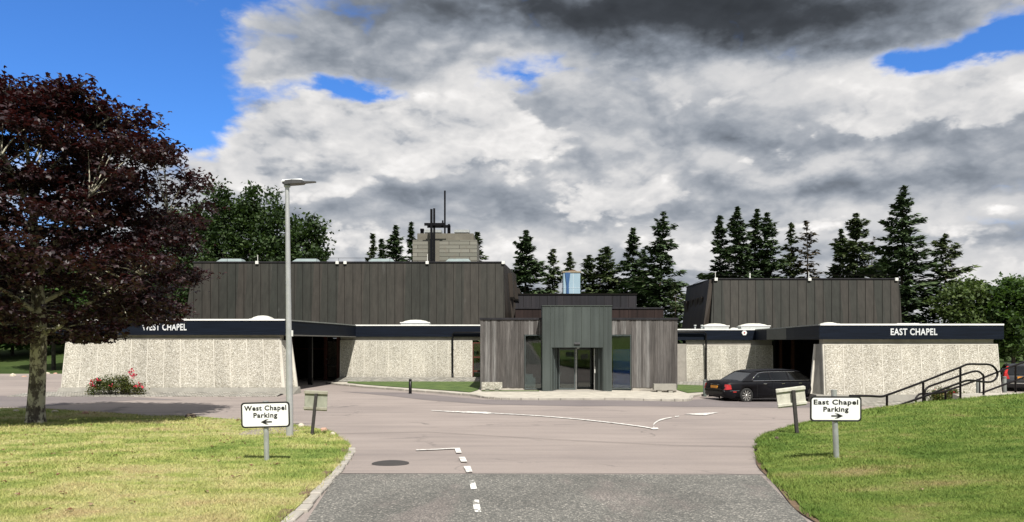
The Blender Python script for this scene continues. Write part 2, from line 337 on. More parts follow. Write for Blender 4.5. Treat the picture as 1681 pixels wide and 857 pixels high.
# worn road paint
m, b = newmat('road_paint'); p = pos(); g = noise(p, 9, 5, 0.7); put(b.inputs['Base Color'], mixc(g.smooth(0.46, 0.62), (0.70, 0.69, 0.65), (0.34, 0.30, 0.28)))
b.inputs['Roughness'].default_value = 0.8
m, b = newmat('road_paint_worn'); p = pos(); x, y, z = xyz(p); g = noise(vec(x, y * 0.45, z), 7, 4, 0.7)
vr, vg, vb = xyz(voro(p, 30, 'Color'))
c = mixc(g.smooth(0.46, 0.52), (0.80, 0.79, 0.75), ramp(vr, [(0.0, (0.10, 0.105, 0.095)), (0.45, (0.19, 0.19, 0.17)), (1.0, (0.34, 0.32, 0.29))])); put(b.inputs['Base Color'], c); b.inputs['Roughness'].default_value = 0.85

# bark and leaves
def bark(name, c1, c2, c3, lichen=0.5):
    m, b = newmat(name); p = pos(); x, y, z = xyz(p)
    n = noise(vec(x * 2, y * 2, z * 0.8), 7, 6, 0.7); c = mixc(n.smooth(0.3, 0.7), c1, c2)
    l = noise(vec(x, y, z * 0.7), 4.2, 6, 0.72).smooth(0.46, 0.55, 0, lichen); c = mixc(l, c, c3)
    put(b.inputs['Base Color'], c); b.inputs['Roughness'].default_value = 0.95; bump(b, n, 0.9, 0.05)
bark('bark_maple', (0.05, 0.042, 0.036), (0.14, 0.12, 0.10), (0.50, 0.48, 0.37), 0.95)
bark('bark_conifer', (0.045, 0.030, 0.022), (0.10, 0.07, 0.05), (0.14, 0.12, 0.09), 0.4)
bark('bark_dark', (0.020, 0.017, 0.013), (0.05, 0.042, 0.032), (0.09, 0.09, 0.06), 0.4)
def leaves(name, stops, trans=(0.1, 0.2, 0.02), tw=0.25, rough=0.6, spec=0.25):
    m, b = newmat(name); r = island(); p = pos()
    c = ramp(r * 0.6 + noise(p, 0.6, 4) * 0.4, stops)
    put(b.inputs['Base Color'], c); b.inputs['Roughness'].default_value = rough; b.inputs['Specular IOR Level'].default_value = spec
    mo = S.T.nodes['Material Output']; t = nd('ShaderNodeBsdfTranslucent'); put(t.inputs[0], trans)
    mx = nd('ShaderNodeMixShader'); mx.inputs[0].default_value = tw
    S.T.links.new(b.outputs[0], mx.inputs[1]); S.T.links.new(t.outputs[0], mx.inputs[2]); S.T.links.new(mx.outputs[0], mo.inputs[0])
leaves('leaf_maple', [(0.25, (0.012, 0.007, 0.010)), (0.5, (0.021, 0.010, 0.013)), (0.68, (0.034, 0.014, 0.017)), (0.80, (0.060, 0.040, 0.038)), (0.93, (0.045, 0.060, 0.022))], (0.10, 0.018, 0.016), 0.14, 0.45, 0.4)
leaves('leaf_green', [(0.25, (0.020, 0.042, 0.010)), (0.55, (0.040, 0.080, 0.018)), (0.85, (0.075, 0.125, 0.030))], (0.10, 0.2, 0.02))
leaves('leaf_dark', [(0.25, (0.013, 0.027, 0.008)), (0.55, (0.026, 0.050, 0.014)), (0.85, (0.050, 0.080, 0.022))], (0.08, 0.15, 0.02), 0.15)
leaves('leaf_light', [(0.25, (0.040, 0.065, 0.022)), (0.55, (0.075, 0.110, 0.035)), (0.85, (0.12, 0.155, 0.055))], (0.12, 0.2, 0.03))
leaves('needle_dark', [(0.25, (0.034, 0.056, 0.028)), (0.55, (0.060, 0.094, 0.042)), (0.85, (0.092, 0.132, 0.056))], (0.04, 0.08, 0.02), 0.12)
leaves('needle_mid', [(0.25, (0.042, 0.064, 0.028)), (0.55, (0.075, 0.100, 0.042)), (0.85, (0.115, 0.140, 0.062))], (0.05, 0.1, 0.02), 0.12)
leaves('needle_brown', [(0.25, (0.040, 0.036, 0.024)), (0.55, (0.070, 0.062, 0.040)), (0.85, (0.12, 0.095, 0.062))], (0.08, 0.07, 0.03), 0.12)
leaves('leaf_shrub', [(0.25, (0.030, 0.050, 0.012)), (0.55, (0.070, 0.090, 0.022)), (0.8, (0.14, 0.11, 0.03)), (0.95, (0.26, 0.10, 0.03))], (0.12, 0.15, 0.02))
leaves('leaf_fallen', [(0.25, (0.09, 0.02, 0.012)), (0.6, (0.17, 0.08, 0.04)), (0.9, (0.5, 0.42, 0.3))], (0.1, 0.02, 0.01), 0.05)
m, b = newmat('petal'); put(b.inputs['Base Color'], mixc(island(), (0.42, 0.01, 0.02), (0.62, 0.05, 0.12))); b.inputs['Roughness'].default_value = 0.6
m, b = newmat('dirt'); p = pos(); put(b.inputs['Base Color'], ramp(noise(p, 6, 6, 0.7), [(0.3, (0.09, 0.055, 0.03)), (0.7, (0.20, 0.14, 0.085))])); b.inputs['Roughness'].default_value = 1; bump(b, noise(p, 20, 5), 1, 0.03)

# ------------------------------------------------------------------ object helpers
def link(o, parent=None, loc=None):
    COL.objects.link(o)
    if parent is not None: o.parent = parent
    if loc is not None: o.location = loc
    return o
def tag(o, label=None, cat=None, group=None, kind=None):
    if label: o['label'] = label
    if cat: o['category'] = cat
    if group: o['group'] = group
    if kind: o['kind'] = kind
    return o
def empty(name, loc=(0, 0, 0), rz=0, label=None, cat=None, group=None):
    o = bpy.data.objects.new(name, None); o.empty_display_size = 0.2; link(o, None, loc); o.rotation_euler = (0, 0, rz)
    return tag(o, label, cat, group)
def wloc(o):
    v = Vector((0, 0, 0))
    while o is not None: v += o.location; o = o.parent
    return v
class MB:
    """collects shapes; build() links them as one mesh object (coordinates are world unless local=True)"""
    def __init__(s): s.v = []; s.f = []; s.mi = []; s.sm = []; s.cur = 0; s.smooth = False
    def add(s, vs, fs, mi=None, smooth=None):
        o = len(s.v); s.v += [tuple(v) for v in vs]
        for f in fs: s.f.append([i + o for i in f]); s.mi.append(s.cur if mi is None else mi); s.sm.append(s.smooth if smooth is None else smooth)
    def hexa(s, p, mi=None): s.add(p, [(0, 3, 2, 1), (4, 5, 6, 7), (0, 1, 5, 4), (1, 2, 6, 5), (2, 3, 7, 6), (3, 0, 4, 7)], mi)
    def box(s, x0, x1, y0, y1, z0, z1, mi=None):
        s.hexa([(x0, y0, z0), (x1, y0, z0), (x1, y1, z0), (x0, y1, z0), (x0, y0, z1), (x1, y0, z1), (x1, y1, z1), (x0, y1, z1)], mi)
    def prism(s, poly, z0, z1, mi=None, inset=None, cap=True):
        n = len(poly); top = inset or poly
        f = lambda z, q: z(q) if callable(z) else z
        vs = [(p[0], p[1], f(z0, p)) for p in poly] + [(p[0], p[1], f(z1, p)) for p in top]
        fs = [(i, (i + 1) % n, n + (i + 1) % n, n + i) for i in range(n)]
        if cap: fs += [tuple(range(n, 2 * n)), tuple(reversed(range(n)))]
        s.add(vs, fs, mi)
    def tube(s, pts, r, k=8, mi=None, caps=True, smooth=True):
        pts = [Vector(p) for p in pts]; rs = r if hasattr(r, '__len__') else [r] * len(pts)
        vs = []; nrm = None
        for i, p in enumerate(pts):
            t = (pts[min(i + 1, len(pts) - 1)] - pts[max(i - 1, 0)]).normalized()
            if nrm is None: nrm = t.orthogonal().normalized()
            else: nrm = (nrm - t * nrm.dot(t)).normalized()
            bb = t.cross(nrm)
            for j in range(k):
                a = 2 * math.pi * j / k; vs.append(p + (nrm * math.cos(a) + bb * math.sin(a)) * rs[i])
        fs = [(i * k + j, i * k + (j + 1) % k, (i + 1) * k + (j + 1) % k, (i + 1) * k + j) for i in range(len(pts) - 1) for j in range(k)]
        s.add(vs, fs, mi, smooth)
        if caps: s.add(vs[:k], [tuple(reversed(range(k)))], mi, False); s.add(vs[-k:], [tuple(range(k))], mi, False)
    def lathe(s, c, prof, k=16, mi=None, axis='z', smooth=True, cap=True):
        c = Vector(c); vs = []
        for r, h in prof:
            for j in range(k):
                a = 2 * math.pi * j / k; u, v = r * math.cos(a), r * math.sin(a)
                vs.append(c + (Vector((u, v, h)) if axis == 'z' else Vector((u, h, v)) if axis == 'y' else Vector((h, u, v))))
        fs = [(i * k + j, i * k + (j + 1) % k, (i + 1) * k + (j + 1) % k, (i + 1) * k + j) for i in range(len(prof) - 1) for j in range(k)]
        s.add(vs, fs, mi, smooth)
        if cap and prof[-1][0] > 1e-4: s.add(vs[-k:], [tuple(range(k))], mi, False)
        if cap and prof[0][0] > 1e-4: s.add(vs[:k], [tuple(reversed(range(k)))], mi, False)
    def build(s, name, mats, parent=None, origin=None, local=False, bevel=0):
        me = bpy.data.meshes.new(name)
        org = Vector((0, 0, 0)) if local else (Vector(origin) if origin is not None else (wloc(parent) if parent is not None else Vector((0, 0, 0))))
        me.from_pydata([(v[0] - org.x, v[1] - org.y, v[2] - org.z) for v in s.v], [], s.f)
        for m in (mats if isinstance(mats, (list, tuple)) else [mats]): me.materials.append(M[m])
        me.polygons.foreach_set('material_index', s.mi); me.polygons.foreach_set('use_smooth', s.sm)
        bm = bmesh.new(); bm.from_mesh(me)
        bmesh.ops.recalc_face_normals(bm, faces=bm.faces)
        if bevel: bmesh.ops.bevel(bm, geom=[e for e in bm.edges if len(e.link_faces) == 2 and e.calc_face_angle(0) > 0.6], offset=bevel, segments=1, affect='EDGES', clamp_overlap=True)
        bm.to_mesh(me); bm.free(); me.update()
        o = bpy.data.objects.new(name, me)
        link(o, parent); 
        if not local: o.location = org - (wloc(parent) if parent is not None else Vector((0, 0, 0)))
        return o
def np_mesh(name, verts, n_per, mat, parent=None, origin=None, smooth=False):
    """verts: (N, n_per, 3) array of separate polygons"""
    org = np.array(origin if origin is not None else (wloc(parent) if parent is not None else (0, 0, 0)), float)
    v = (np.asarray(verts, float) - org).reshape(-1, 3); n = len(v) // n_per
    me = bpy.data.meshes.new(name); me.vertices.add(len(v)); me.vertices.foreach_set('co', v.ravel())
    me.loops.add(len(v)); me.loops.foreach_set('vertex_index', np.arange(len(v), dtype=np.int32))
    me.polygons.add(n); me.polygons.foreach_set('loop_start', np.arange(0, len(v), n_per, dtype=np.int32)); me.polygons.foreach_set('loop_total', np.full(n, n_per, np.int32))
    me.materials.append(M[mat]); me.update(); me.validate()
    o = bpy.data.objects.new(name, me); link(o, parent, Vector(org) - (wloc(parent) if parent is not None else Vector((0, 0, 0)))); return o
def ribbon(mb, path, z0, z1, t, out=0.0, mi=None, closed=False):
    """wall-like strip of thickness t along a plan path; 'out' shifts it to the right of the path's direction"""
    P_ = [Vector((p[0], p[1], 0)) for p in path]; n = len(P_); L = []; R = []
    for i in range(n):
        a = P_[i] - P_[i - 1] if i > 0 else P_[1] - P_[0]
        b_ = P_[i + 1] - P_[i] if i < n - 1 else P_[-1] - P_[-2]
        a.normalize(); b_.normalize(); na = Vector((a.y, -a.x, 0)); nb = Vector((b_.y, -b_.x, 0))
        mt = (na + nb).normalized(); k = 1 / max(0.3, mt.dot(na))
        R.append(P_[i] + mt * k * (out + t)); L.append(P_[i] + mt * k * out)
    for i in range(n - 1):
        q = [L[i], R[i], R[i + 1], L[i + 1]]
        mb.hexa([(p.x, p.y, z0) for p in q] + [(p.x, p.y, z1) for p in q], mi)
def text_mesh(name, txt, size, mat, parent, loc, rot=(rad(90), 0, 0), bold=0.0, depth=0.006, space=1.0, width=1.0, cap=1.0, word=1.0):
    cu = bpy.data.curves.new(name, 'FONT'); cu.body = txt; cu.size = size; cu.align_x = 'CENTER'; cu.align_y = 'CENTER'
    cu.offset = bold; cu.extrude = depth; cu.space_character = space; cu.space_word = word; cu.resolution_u = 3
    to = bpy.data.objects.new('t', cu); COL.objects.link(to)
    bpy.context.view_layer.update()
    me = bpy.data.meshes.new_from_object(to.evaluated_get(bpy.context.evaluated_depsgraph_get()))
    bpy.data.objects.remove(to); me.materials.clear(); me.materials.append(M[mat])
    xs_ = [v.co.x for v in me.vertices]; cu2 = [v.co.y for v in me.vertices]; kx = width / (max(xs_) - min(xs_)); kz = cap / (size * 0.70); mx_ = (max(xs_) + min(xs_)) / 2
    for v in me.vertices: v.co.x = (v.co.x - mx_) * kx; v.co.y *= kz
    o = bpy.data.objects.new(name, me); link(o, parent); o.rotation_euler = rot
    o.location = Vector(loc) - wloc(parent); return o

# ------------------------------------------------------------------ the lie of the land
def sm(t, a, b): t = min(1, max(0, (t - a) / (b - a))); return t * t * (3 - 2 * t)
def G(x, y):
    s = (24 - y) / 2.0
    r = 0.045 * 2.0 * (math.log1p(math.exp(s)) if s < 30 else s)
    e = -0.27 * sm(x, 4, 14) * sm(y, 22, 32)
    f = 0.0
    if y > 60 and x < -15: f = 3.5 * sm(y, 62, 120) * sm(-x, 15, 45)
    return r + e + f
def X(px, Y): return (px - CX) / F * Y
def Z(py, Y): return EYE - (py - HY) / F * Y
def GP(px, py, dz=0.0):
    lo, hi = 3.0, 200.0
    for _ in range(60):
        mid = (lo + hi) / 2
        if Z(py, mid) > G(X(px, mid), mid) + dz: lo = mid
        else: hi = mid
    return (X(px, lo), lo)

# ------------------------------------------------------------------ ground sheets
def grid_sheet(name, xs, ys, zf, mat):
    vs = [(x, y, zf(x, y)) for y in ys for x in xs]; n = len(xs)
    fs = [(j * n + i, j * n + i + 1, (j + 1) * n + i + 1, (j + 1) * n + i) for j in range(len(ys) - 1) for i in range(n - 1)]
    mb = MB(); mb.smooth = True; mb.add(vs, fs)
    return tag(mb.build(name, mat), kind='structure')
def inside(p, poly):
    c = False; n = len(poly)
    for i in range(n):
        a, b_ = poly[i], poly[i - 1]
        if (a[1] > p[1]) != (b_[1] > p[1]) and p[0] < (b_[0] - a[0]) * (p[1] - a[1]) / (b_[1] - a[1]) + a[0]: c = not c
    return c
def densify(poly, step, closed=True):
    out = []; n = len(poly)
    for i in range(n if closed else n - 1):
        a, b_ = poly[i], poly[(i + 1) % n]; L = math.dist(a, b_); k = max(1, int(L / step))
        out += [(a[0] + (b_[0] - a[0]) * t / k, a[1] + (b_[1] - a[1]) * t / k) for t in range(k)]
    return out if closed else out + [poly[-1]]
def spline(pts, k=6):
    """Catmull-Rom through the given points"""
    out = []
    for i in range(len(pts) - 1):
        p0, p1, p2, p3 = pts[max(i - 1, 0)], pts[i], pts[i + 1], pts[min(i + 2, len(pts) - 1)]
        for t in range(k):
            t /= k; out.append(tuple(0.5 * (2 * b1 + (c1 - a1) * t + (2 * a1 - 5 * b1 + 4 * c1 - d1) * t * t + (3 * b1 - a1 - 3 * c1 + d1) * t ** 3) for a1, b1, c1, d1 in zip(p0, p1, p2, p3)))
    return out + [tuple(pts[-1])]
def cdt_sheet(name, poly, zf, mat, step=1.0, edge=None, skirt=0.0, kind='structure', smooth=True):
    bd = densify(poly, edge or step); pts = [Vector(p) for p in bd]; n = len(bd)
    xs = [p[0] for p in bd]; ys = [p[1] for p in bd]; rr = random.Random(3)
    y = min(ys) + step / 2
    while y < max(ys):
        x = min(xs) + step / 2
        while x < max(xs):
            q = (x + rr.uniform(-.2, .2) * step, y + rr.uniform(-.2, .2) * step)
            if inside(q, bd) and (step >= 2 or min((q[0] - b_[0]) ** 2 + (q[1] - b_[1]) ** 2 for b_ in bd) > (step * .35) ** 2): pts.append(Vector(q))
            x += step
        y += step
    r = geometry.delaunay_2d_cdt(pts, [(i, (i + 1) % n) for i in range(n)], [], 1, 1e-5)
    vs = [(v.x, v.y, zf(v.x, v.y)) for v in r[0]]
    mb = MB(); mb.add(vs, [tuple(f) for f in r[2]], smooth=smooth)
    if skirt:
        mb.add([(p[0], p[1], zf(*p)) for p in bd] + [(p[0], p[1], zf(*p) - skirt) for p in bd], [(i, (i + 1) % n, n + (i + 1) % n, n + i) for i in range(n)])
    return tag(mb.build(name, mat), kind=kind)

near = [i * 1.0 for i in range(-44, 46)]
xs = [-2500, -900, -400, -200, -120, -80, -60, -50] + near + [50, 60, 80, 120, 200, 400, 900, 2500]
ys = [-2500, -900, -400, -150, -60, -30, -15] + [i * 1.0 for i in range(-8, 50)] + [52, 55, 58, 60, 63, 66, 70, 75, 80, 90, 100, 120, 150, 200, 400, 900, 2500]
def zfar(x, y): return G(x, max(-60, min(y, 150))) - 0.10
grid_sheet('ground', xs, ys, zfar, 'meadow')
xs2 = [-75, -60, -50] + near + [50, 60, 75]
ys2 = [-40, -30, -15] + [i * 1.0 for i in range(-8, 50)] + [52, 55, 58, 60]
grid_sheet('road', xs2, ys2, G, 'asphalt')

L_edge = [(-2.0, -30), (-2.05, -5), (-2.1, 4)] + [GP(*q) for q in ((465, 857), (515, 808), (545, 778), (562, 757), (571, 741), (566, 727), (550, 715), (530, 706), (505, 701), (460, 696), (390, 690), (300, 684), (200, 679), (100, 676), (0, 673))] + [(-30, 29.5), (-70, 32)]
L_edge = spline(L_edge, 5)
L_poly = L_edge + [(-70, -30)]
def zl(x, y): return G(x, y) + 0.03 + 0.05 * math.sin(x * 0.5 + 1) * math.sin(y * 0.4) * sm(-x, 3.5, 7)
cdt_sheet('lawn', L_poly, zl, 'lawn', 1.0, 0.5, skirt=0.06)
CREST = [(4.5, 15.8), (5.5, 17.0), (7.3, 18.5), (10.6, 22), (13.2, 24), (18, 26.3), (30, 29), (60, 31)]
def yc(x):
    if x <= CREST[0][0]: return CREST[0][1] - (CREST[0][0] - x) * 1.3
    for (a, b_), (c, d) in zip(CREST, CREST[1:]):
        if x <= c: return b_ + (d - b_) * (x - a) / (c - a)
    return CREST[-1][1]
def zr(x, y):
    A = 0.34 * sm(x, 4, 12) + 0.32 * sm(x, 10.5, 18.5) + 0.12 * sm(x, 3.2, 5.5)
    d = y - yc(x)
    return G(x, y) + 0.03 + A * (1 - sm(d, -0.2, 2.6)) 
R_edge = [(2.6, -30), (2.65, -5), (2.75, 4)] + [GP(*q) for q in ((1345, 857), (1300, 818), (1262, 780), (1248, 757), (1243, 740), (1252, 729), (1285, 718))] + [(8.6, 20.6), (11.8, 24.6), (14.2, 26.6), (18, 29.2), (30, 32), (60, 34)]
R_edge = spline(R_edge, 5)
R_poly = [(60, -30)] + R_edge[:1] + R_edge[1:]
cdt_sheet('lawn', R_poly, zr, 'lawn', 0.6, 0.4, skirt=0.06)
# road surfaces and patches laid over the asphalt
def over(h): return lambda x, y: G(x, y) + h
yj = GP(900, 779)[1]
cdt_sheet('road_surface', [(-1.5, -25), (-1.65, 4), (-1.95, 7), (-2.52, yj), (0.2, yj - 0.02), (3.55, yj - 0.12), (2.80, 7), (2.45, 4), (2.2, -25)], over(0.012), 'asphalt_chip', 1.0)
cdt_sheet('road_patch', [GP(*q) for q in ((560, 643), (640, 650), (700, 657), (800, 664), (950, 667), (1130, 668), (1340, 669))] + [(14.2, 34.0), (10.5, 36.5), (8.0, 34.0), (7.2, 32.6), (-1.3, 32.9), (-5.2, 37.4)], over(0.006), 'asphalt_dark', 1.0)
cdt_sheet('road_patch', [(-60, 31.0), (-24, 28.2), GP(75, 667), GP(150, 661), GP(225, 657), GP(300, 657), GP(225, 652), (-19.5, 35.0), (-26, 35.2), (-60, 36)], over(0.006), 'asphalt_dark', 1.0)
mb = MB()
for pth, w in (([(545, 713), (700, 710), (900, 722), (1100, 732), (1240, 735)], 0.03), ([(480, 779.5), (900, 779), (1262, 781)], 0.035)):
    q = densify([GP(*p) for p in pth], 0.5, False)
    for a, c in zip(q, q[1:]):
        mb.add([(a[0], a[1], G(*a) + .016), (c[0], c[1], G(*c) + .016), (c[0], c[1] + w, G(*c) + .016), (a[0], a[1] + w, G(*a) + .016)], [(0, 1, 2, 3)])
tag(mb.build('road_joint', 'manhole'), kind='structure')

# painted markings
def paint(polys, mat, name='road_marking', h=0.02):
    mb = MB()
    for pl in polys:
        q = [GP(*p) for p in pl]; q = densify(q, 0.4) if len(q) > 4 else q
        mb.add([(a, b_, G(a, b_) + h) for a, b_ in q], [tuple(range(len(q)))])
    return tag(mb.build(name, mat), kind='structure')
def strip(px, wa, wb):
    out = []
    pts = spline(px, 6); n = len(pts) - 1
    for i, (a, c) in enumerate(zip(pts, pts[1:])):
        w0 = wa + (wb - wa) * i / n; w1 = wa + (wb - wa) * (i + 1) / n
        out.append([(a[0], a[1] - w0), (a[0], a[1] + w0), (c[0], c[1] + w1), (c[0], c[1] - w1)])
    return out
paint(strip([(708, 674.6), (740, 676.3), (770, 677.4), (800, 678.5)], 0.25, 1.7) + strip([(800, 678.6), (806, 678.9)], 1.6, 0.7)
      + strip([(806, 679), (870, 682.5), (940, 688), (1010, 695.5), (1055, 701.5), (1075, 705)], 0.45, 0.9)
      + [[(1064, 703.4), (1080, 702.8), (1081, 705.6), (1072, 706)]]
      + strip([(1074, 704), (1073, 698), (1080, 692), (1090, 688.5), (1103, 686)], 1.6, 0.7) + strip([(1108, 684.8), (1115, 684)], 0.7, 0.5)
      + [[(1122, 680.5), (1180, 677.5), (1158, 682.6), (1142, 681.8)]]
      + strip([(683, 740.2), (715, 739), (748, 737.3)], 0.7, 0.7), 'road_paint')
paint([[(746, 737), (755, 736.6), (758, 745), (749, 745.3)], [(753, 752), (763, 751.6), (767, 759.6), (757, 760)], [(761, 767.5), (772, 767), (776, 777), (766, 777.5)]], 'road_paint')
paint([[(770, 790), (779, 790), (783, 805), (773, 805)], [(775, 823), (786, 823), (790, 843), (779, 843)]], 'road_paint_worn', h=0.018)
mb = MB(); cxy = GP(641, 761.5); mb.lathe((cxy[0], cxy[1], G(*cxy) + 0.012), [(0.0, 0.008), (0.27, 0.008), (0.30, 0.0)], 28)
tag(mb.build('manhole_cover', 'manhole'), 'round dark metal manhole cover set in the road left of the white dashes', 'manhole cover')

# kerbs: a strip of granite setts along the left verge; stone edge and bed of dirt on the right
def kerb_strip(name, pts, w, h, mat, gap=0.03, ln=0.3, seed=1, zf=G):
    rr = random.Random(seed); q = densify(pts, ln, False); mb = MB()
    for a, c in zip(q, q[1:]):
        d = Vector((c[0] - a[0], c[1] - a[1])); 
        if d.length < 0.05: continue
        L = d.length; d.normalize(); nn = Vector((d.y, -d.x)); a2 = Vector(a) + d * gap / 2; c2 = Vector(c) - d * gap / 2; ww = w * rr.uniform(.85, 1.1); hh = h + rr.uniform(-.012, .012)
        z = zf(*a) - 0.05; z2 = zf(*c) - 0.05; o = rr.uniform(-.015, .015)
        A = [a2 + nn * o, a2 + nn * (ww + o), c2 + nn * (ww + o), c2 + nn * o]
        mb.hexa([(A[0].x, A[0].y, z), (A[1].x, A[1].y, z), (A[2].x, A[2].y, z2), (A[3].x, A[3].y, z2), (A[0].x, A[0].y, z + .05 + hh), (A[1].x, A[1].y, z + .05 + hh), (A[2].x, A[2].y, z2 + .05 + hh), (A[3].x, A[3].y, z2 + .05 + hh)])
    return tag(mb.build(name, mat, bevel=0.012), kind='structure')
le = [p for p in L_edge if 2 < p[1] < 15.2 and p[0] > -3.6][:-1]
kerb_strip('kerb', le, 0.13, 0.035, 'kerbstone', ln=0.34)
cdt_sheet('verge', [(p[0] + 0.0, p[1]) for p in le] + [(p[0] - 0.12, p[1]) for p in reversed(le)], lambda x, y: zl(x, y) + 0.012 - .05 * max(0, math.sin(x * 9 + y * 5)) , 'dirt', 0.5, 0.3)
re_ = [p for p in R_edge if 2 < p[1] < 16.5 and p[0] < 5.6]
cdt_sheet('verge', [(p[0] - 0.06 - .025 * math.sin(p[1] * 1.7), p[1]) for p in re_] + [(p[0] + 0.02, p[1]) for p in reversed(re_)], lambda x, y: G(x, y) + 0.015, 'dirt', 0.5, 0.3)

# pavement in front of the building
PK = spline([(-11.2, 46.0), (-10.4, 44.6), (-8.6, 42.2), (-6.6, 40.0), (-4.2, 37.6), (-1.8, 35.0), (-0.9, 33.4), (0.4, 32.75), (4, 32.7), (7.0, 32.75), (7.9, 33.8), (8.7, 36.4), (10.6, 38.8), (13.5, 41.5), (15.2, 44)], 4)
cdt_sheet('pavement', PK + [(15.4, 47.9), (-11.0, 47.9)], over(0.085), 'concrete', 1.0)
kerb_strip('kerb', PK, 0.14, 0.10, 'kerbstone', ln=0.9, gap=0.012, seed=5)
cdt_sheet('grass_strip', [(p[0] + 0.25, p[1] + 0.75) for p in PK if p[0] < -2.2 and p[0] > -10.3] + [(-1.95, 36.6), (-1.7, 38.1), (-1.8, 46.1), (-10.0, 46.1)], over(0.11), 'turf_green', 1.0)
cdt_sheet('grass_strip', [(p[0] - 0.3, p[1] + 0.7) for p in PK if p[0] > 8.8 and p[0] < 14.9] + [(15.0, 46.1), (8.7, 46.1)], over(0.11), 'turf_green', 1.0)
cdt_sheet('grass_strip', [(-1.5, 37.1), (1.35, 37.1), (1.35, 37.75), (-1.5, 37.9)], over(0.10), 'turf_green', 0.5)
# sloping beds of setts at the foot of the rear walls
for xa, xb in ((-10.9, -2.0), (8.4, 15.3)):
    mb = MB(); z = G(xb, 47)
    mb.add([(xa, 46.1, z + .11), (xb, 46.1, z + .11), (xb, 47.75, z + .30), (xa, 47.75, z + .30)], [(0, 1, 2, 3)])
    tag(mb.build('paving', 'setts'), kind='structure')
for xa, xb, ya, yb in ((-23.2, -10.8, 34.7, 36.0), (13.6, 24.2, 32.7, 34.0)):
    z = G((xa + xb) / 2, ya); mb = MB()
    mb.add([(xa, ya, z + .03), (xb, ya, z + .03), (xb - .1, yb, z + .14), (xa + .3, yb, z + .14), (xa, ya, z - .05), (xb, ya, z - .05)], [(0, 1, 2, 3), (4, 5, 1, 0)])
    tag(mb.build('paving', 'setts'), kind='structure')
# path and landing at the top of the steps on the right
cdt_sheet('path', [(15.6, 26.25), (16.1, 27.6), (40, 31.6), (40, 30.0), (20.0, 27.2), (17.8, 26.75)], lambda x, y: zr(x, yc(x) - 0.3) - 0.10, 'concrete', 1.0, skirt=0.3)

# ------------------------------------------------------------------ the chapels
def panel_wall(name, x0, x1, yf, zb, zt, depth, batter, parent, n, ext=(0.12, 0.12), shift=0.0):
    """a wall of exposed-aggregate panels, leaning back, wider at its foot, with pale joints"""
    mb = MB()
    e0, e1 = ext
    mb.hexa([(x0 - e0, yf - batter, zb), (x1 + e1, yf - batter, zb), (x1 + e1 * .7, yf + depth, zb), (x0 - e0 * .7, yf + depth, zb), (x0, yf, zt), (x1, yf, zt), (x1, yf + depth, zt), (x0, yf + depth, zt)], 0)
    for i in range(n + 1):
        t = (i + shift) / n
        if t > 1.001: continue
        xb_, xt_ = x0 - e0 + (x1 + e1 - x0 + e0) * t, x0 + (x1 - x0) * t; w = 0.019
        mb.hexa([(xb_ - w, yf - batter - .012, zb), (xb_ + w, yf - batter - .012, zb), (xb_ + w, yf - batter + .02, zb), (xb_ - w, yf - batter + .02, zb), (xt_ - w, yf - .012, zt), (xt_ + w, yf - .012, zt), (xt_ + w, yf + .02, zt), (xt_ - w, yf + .02, zt)], 1)
    mb.hexa([(x0, yf - .006, zt - .035), (x1, yf - .006, zt - .035), (x1, yf + .03, zt - .035), (x0, yf + .03, zt - .035), (x0, yf - .006, zt + .004), (x1, yf - .006, zt + .004), (x1, yf + .03, zt + .004), (x0, yf + .03, zt + .004)], 1)
    return mb.build(name, ['aggregate', 'joint'], parent)
def edge_strip(mb, xb, xt, yb, yt, zb, zt, w):
    mb.hexa([(xb - w, yb - .02, zb), (xb + w, yb - .02, zb), (xb + w, yb + .10, zb), (xb - w, yb + .10, zb), (xt - w, yt - .02, zt), (xt + w, yt - .02, zt), (xt + w, yt + .10, zt), (xt - w, yt + .10, zt)])

def hall(parent, x0b, x1b, x0t, x1t, yb, yt, ybk, zb, zt, n, inner):
    """the tall battered block clad in dark sheets; inner = +1 or -1 is the stepped side towards the entrance"""
    mb = MB()
    mb.hexa([(x0b, yb, zb), (x1b, yb, zb), (x1b, ybk, zb), (x0b, ybk, zb), (x0t, yt, zt), (x1t, yt, zt), (x1t, ybk, zt), (x0t, ybk, zt)])
    o = mb.build('cladding', 'cladding', parent)
    mb = MB(); w = 0.010
    for i in range(n + 1):
        t = i / n; k_ = (x0t + (x1t - x0t) * t) / yt; a, c = k_ * yb, k_ * yt
        mb.hexa([(a - w, yb - .035, zb), (a + w, yb - .035, zb), (a + w, yb + .02, zb), (a - w, yb + .02, zb), (c - w, yt - .035, zt - .02), (c + w, yt - .035, zt - .02), (c + w, yt + .02, zt - .02), (c - w, yt + .02, zt - .02)])
    tag(mb.build('standing_seams', 'seam', parent), kind='stuff')
    mb = MB(); mb.box(x0t - .06, x1t + .06, yt - .07, yt + .10, zt - .002, zt + .07); mb.box(x0t - .06, x0t + .1, yt + .10, ybk, zt - .002, zt + .07); mb.box(x1t - .1, x1t + .06, yt + .10, ybk, zt - .002, zt + .07)
    mb.build('roof_trim', 'cladding_back', parent)
    mb = MB(); mb.box(x0t + .1, x1t - .1, yt + .1, ybk - .1, zt, zt + .04); mb.build('roof', 'roof_felt', parent)
def marker(parent, x, y, z, rod=0.0, side=0.0):
    mb = MB(); mb.box(x - .10, x + .10, y - .16, y - .04, z - .13, z + .07); mb.box(x - .025, x + .025, y - .17, y - .16, z - .05, z)
    o = mb.build('junction_box', 'white_paint', parent, origin=(x, y, z), bevel=.01)
    if rod: r = MB(); r.tube([(x + side, y + .05, z), (x + side, y + .05, z + rod)], 0.02, 6); r.build('rod', 'white_paint', o)
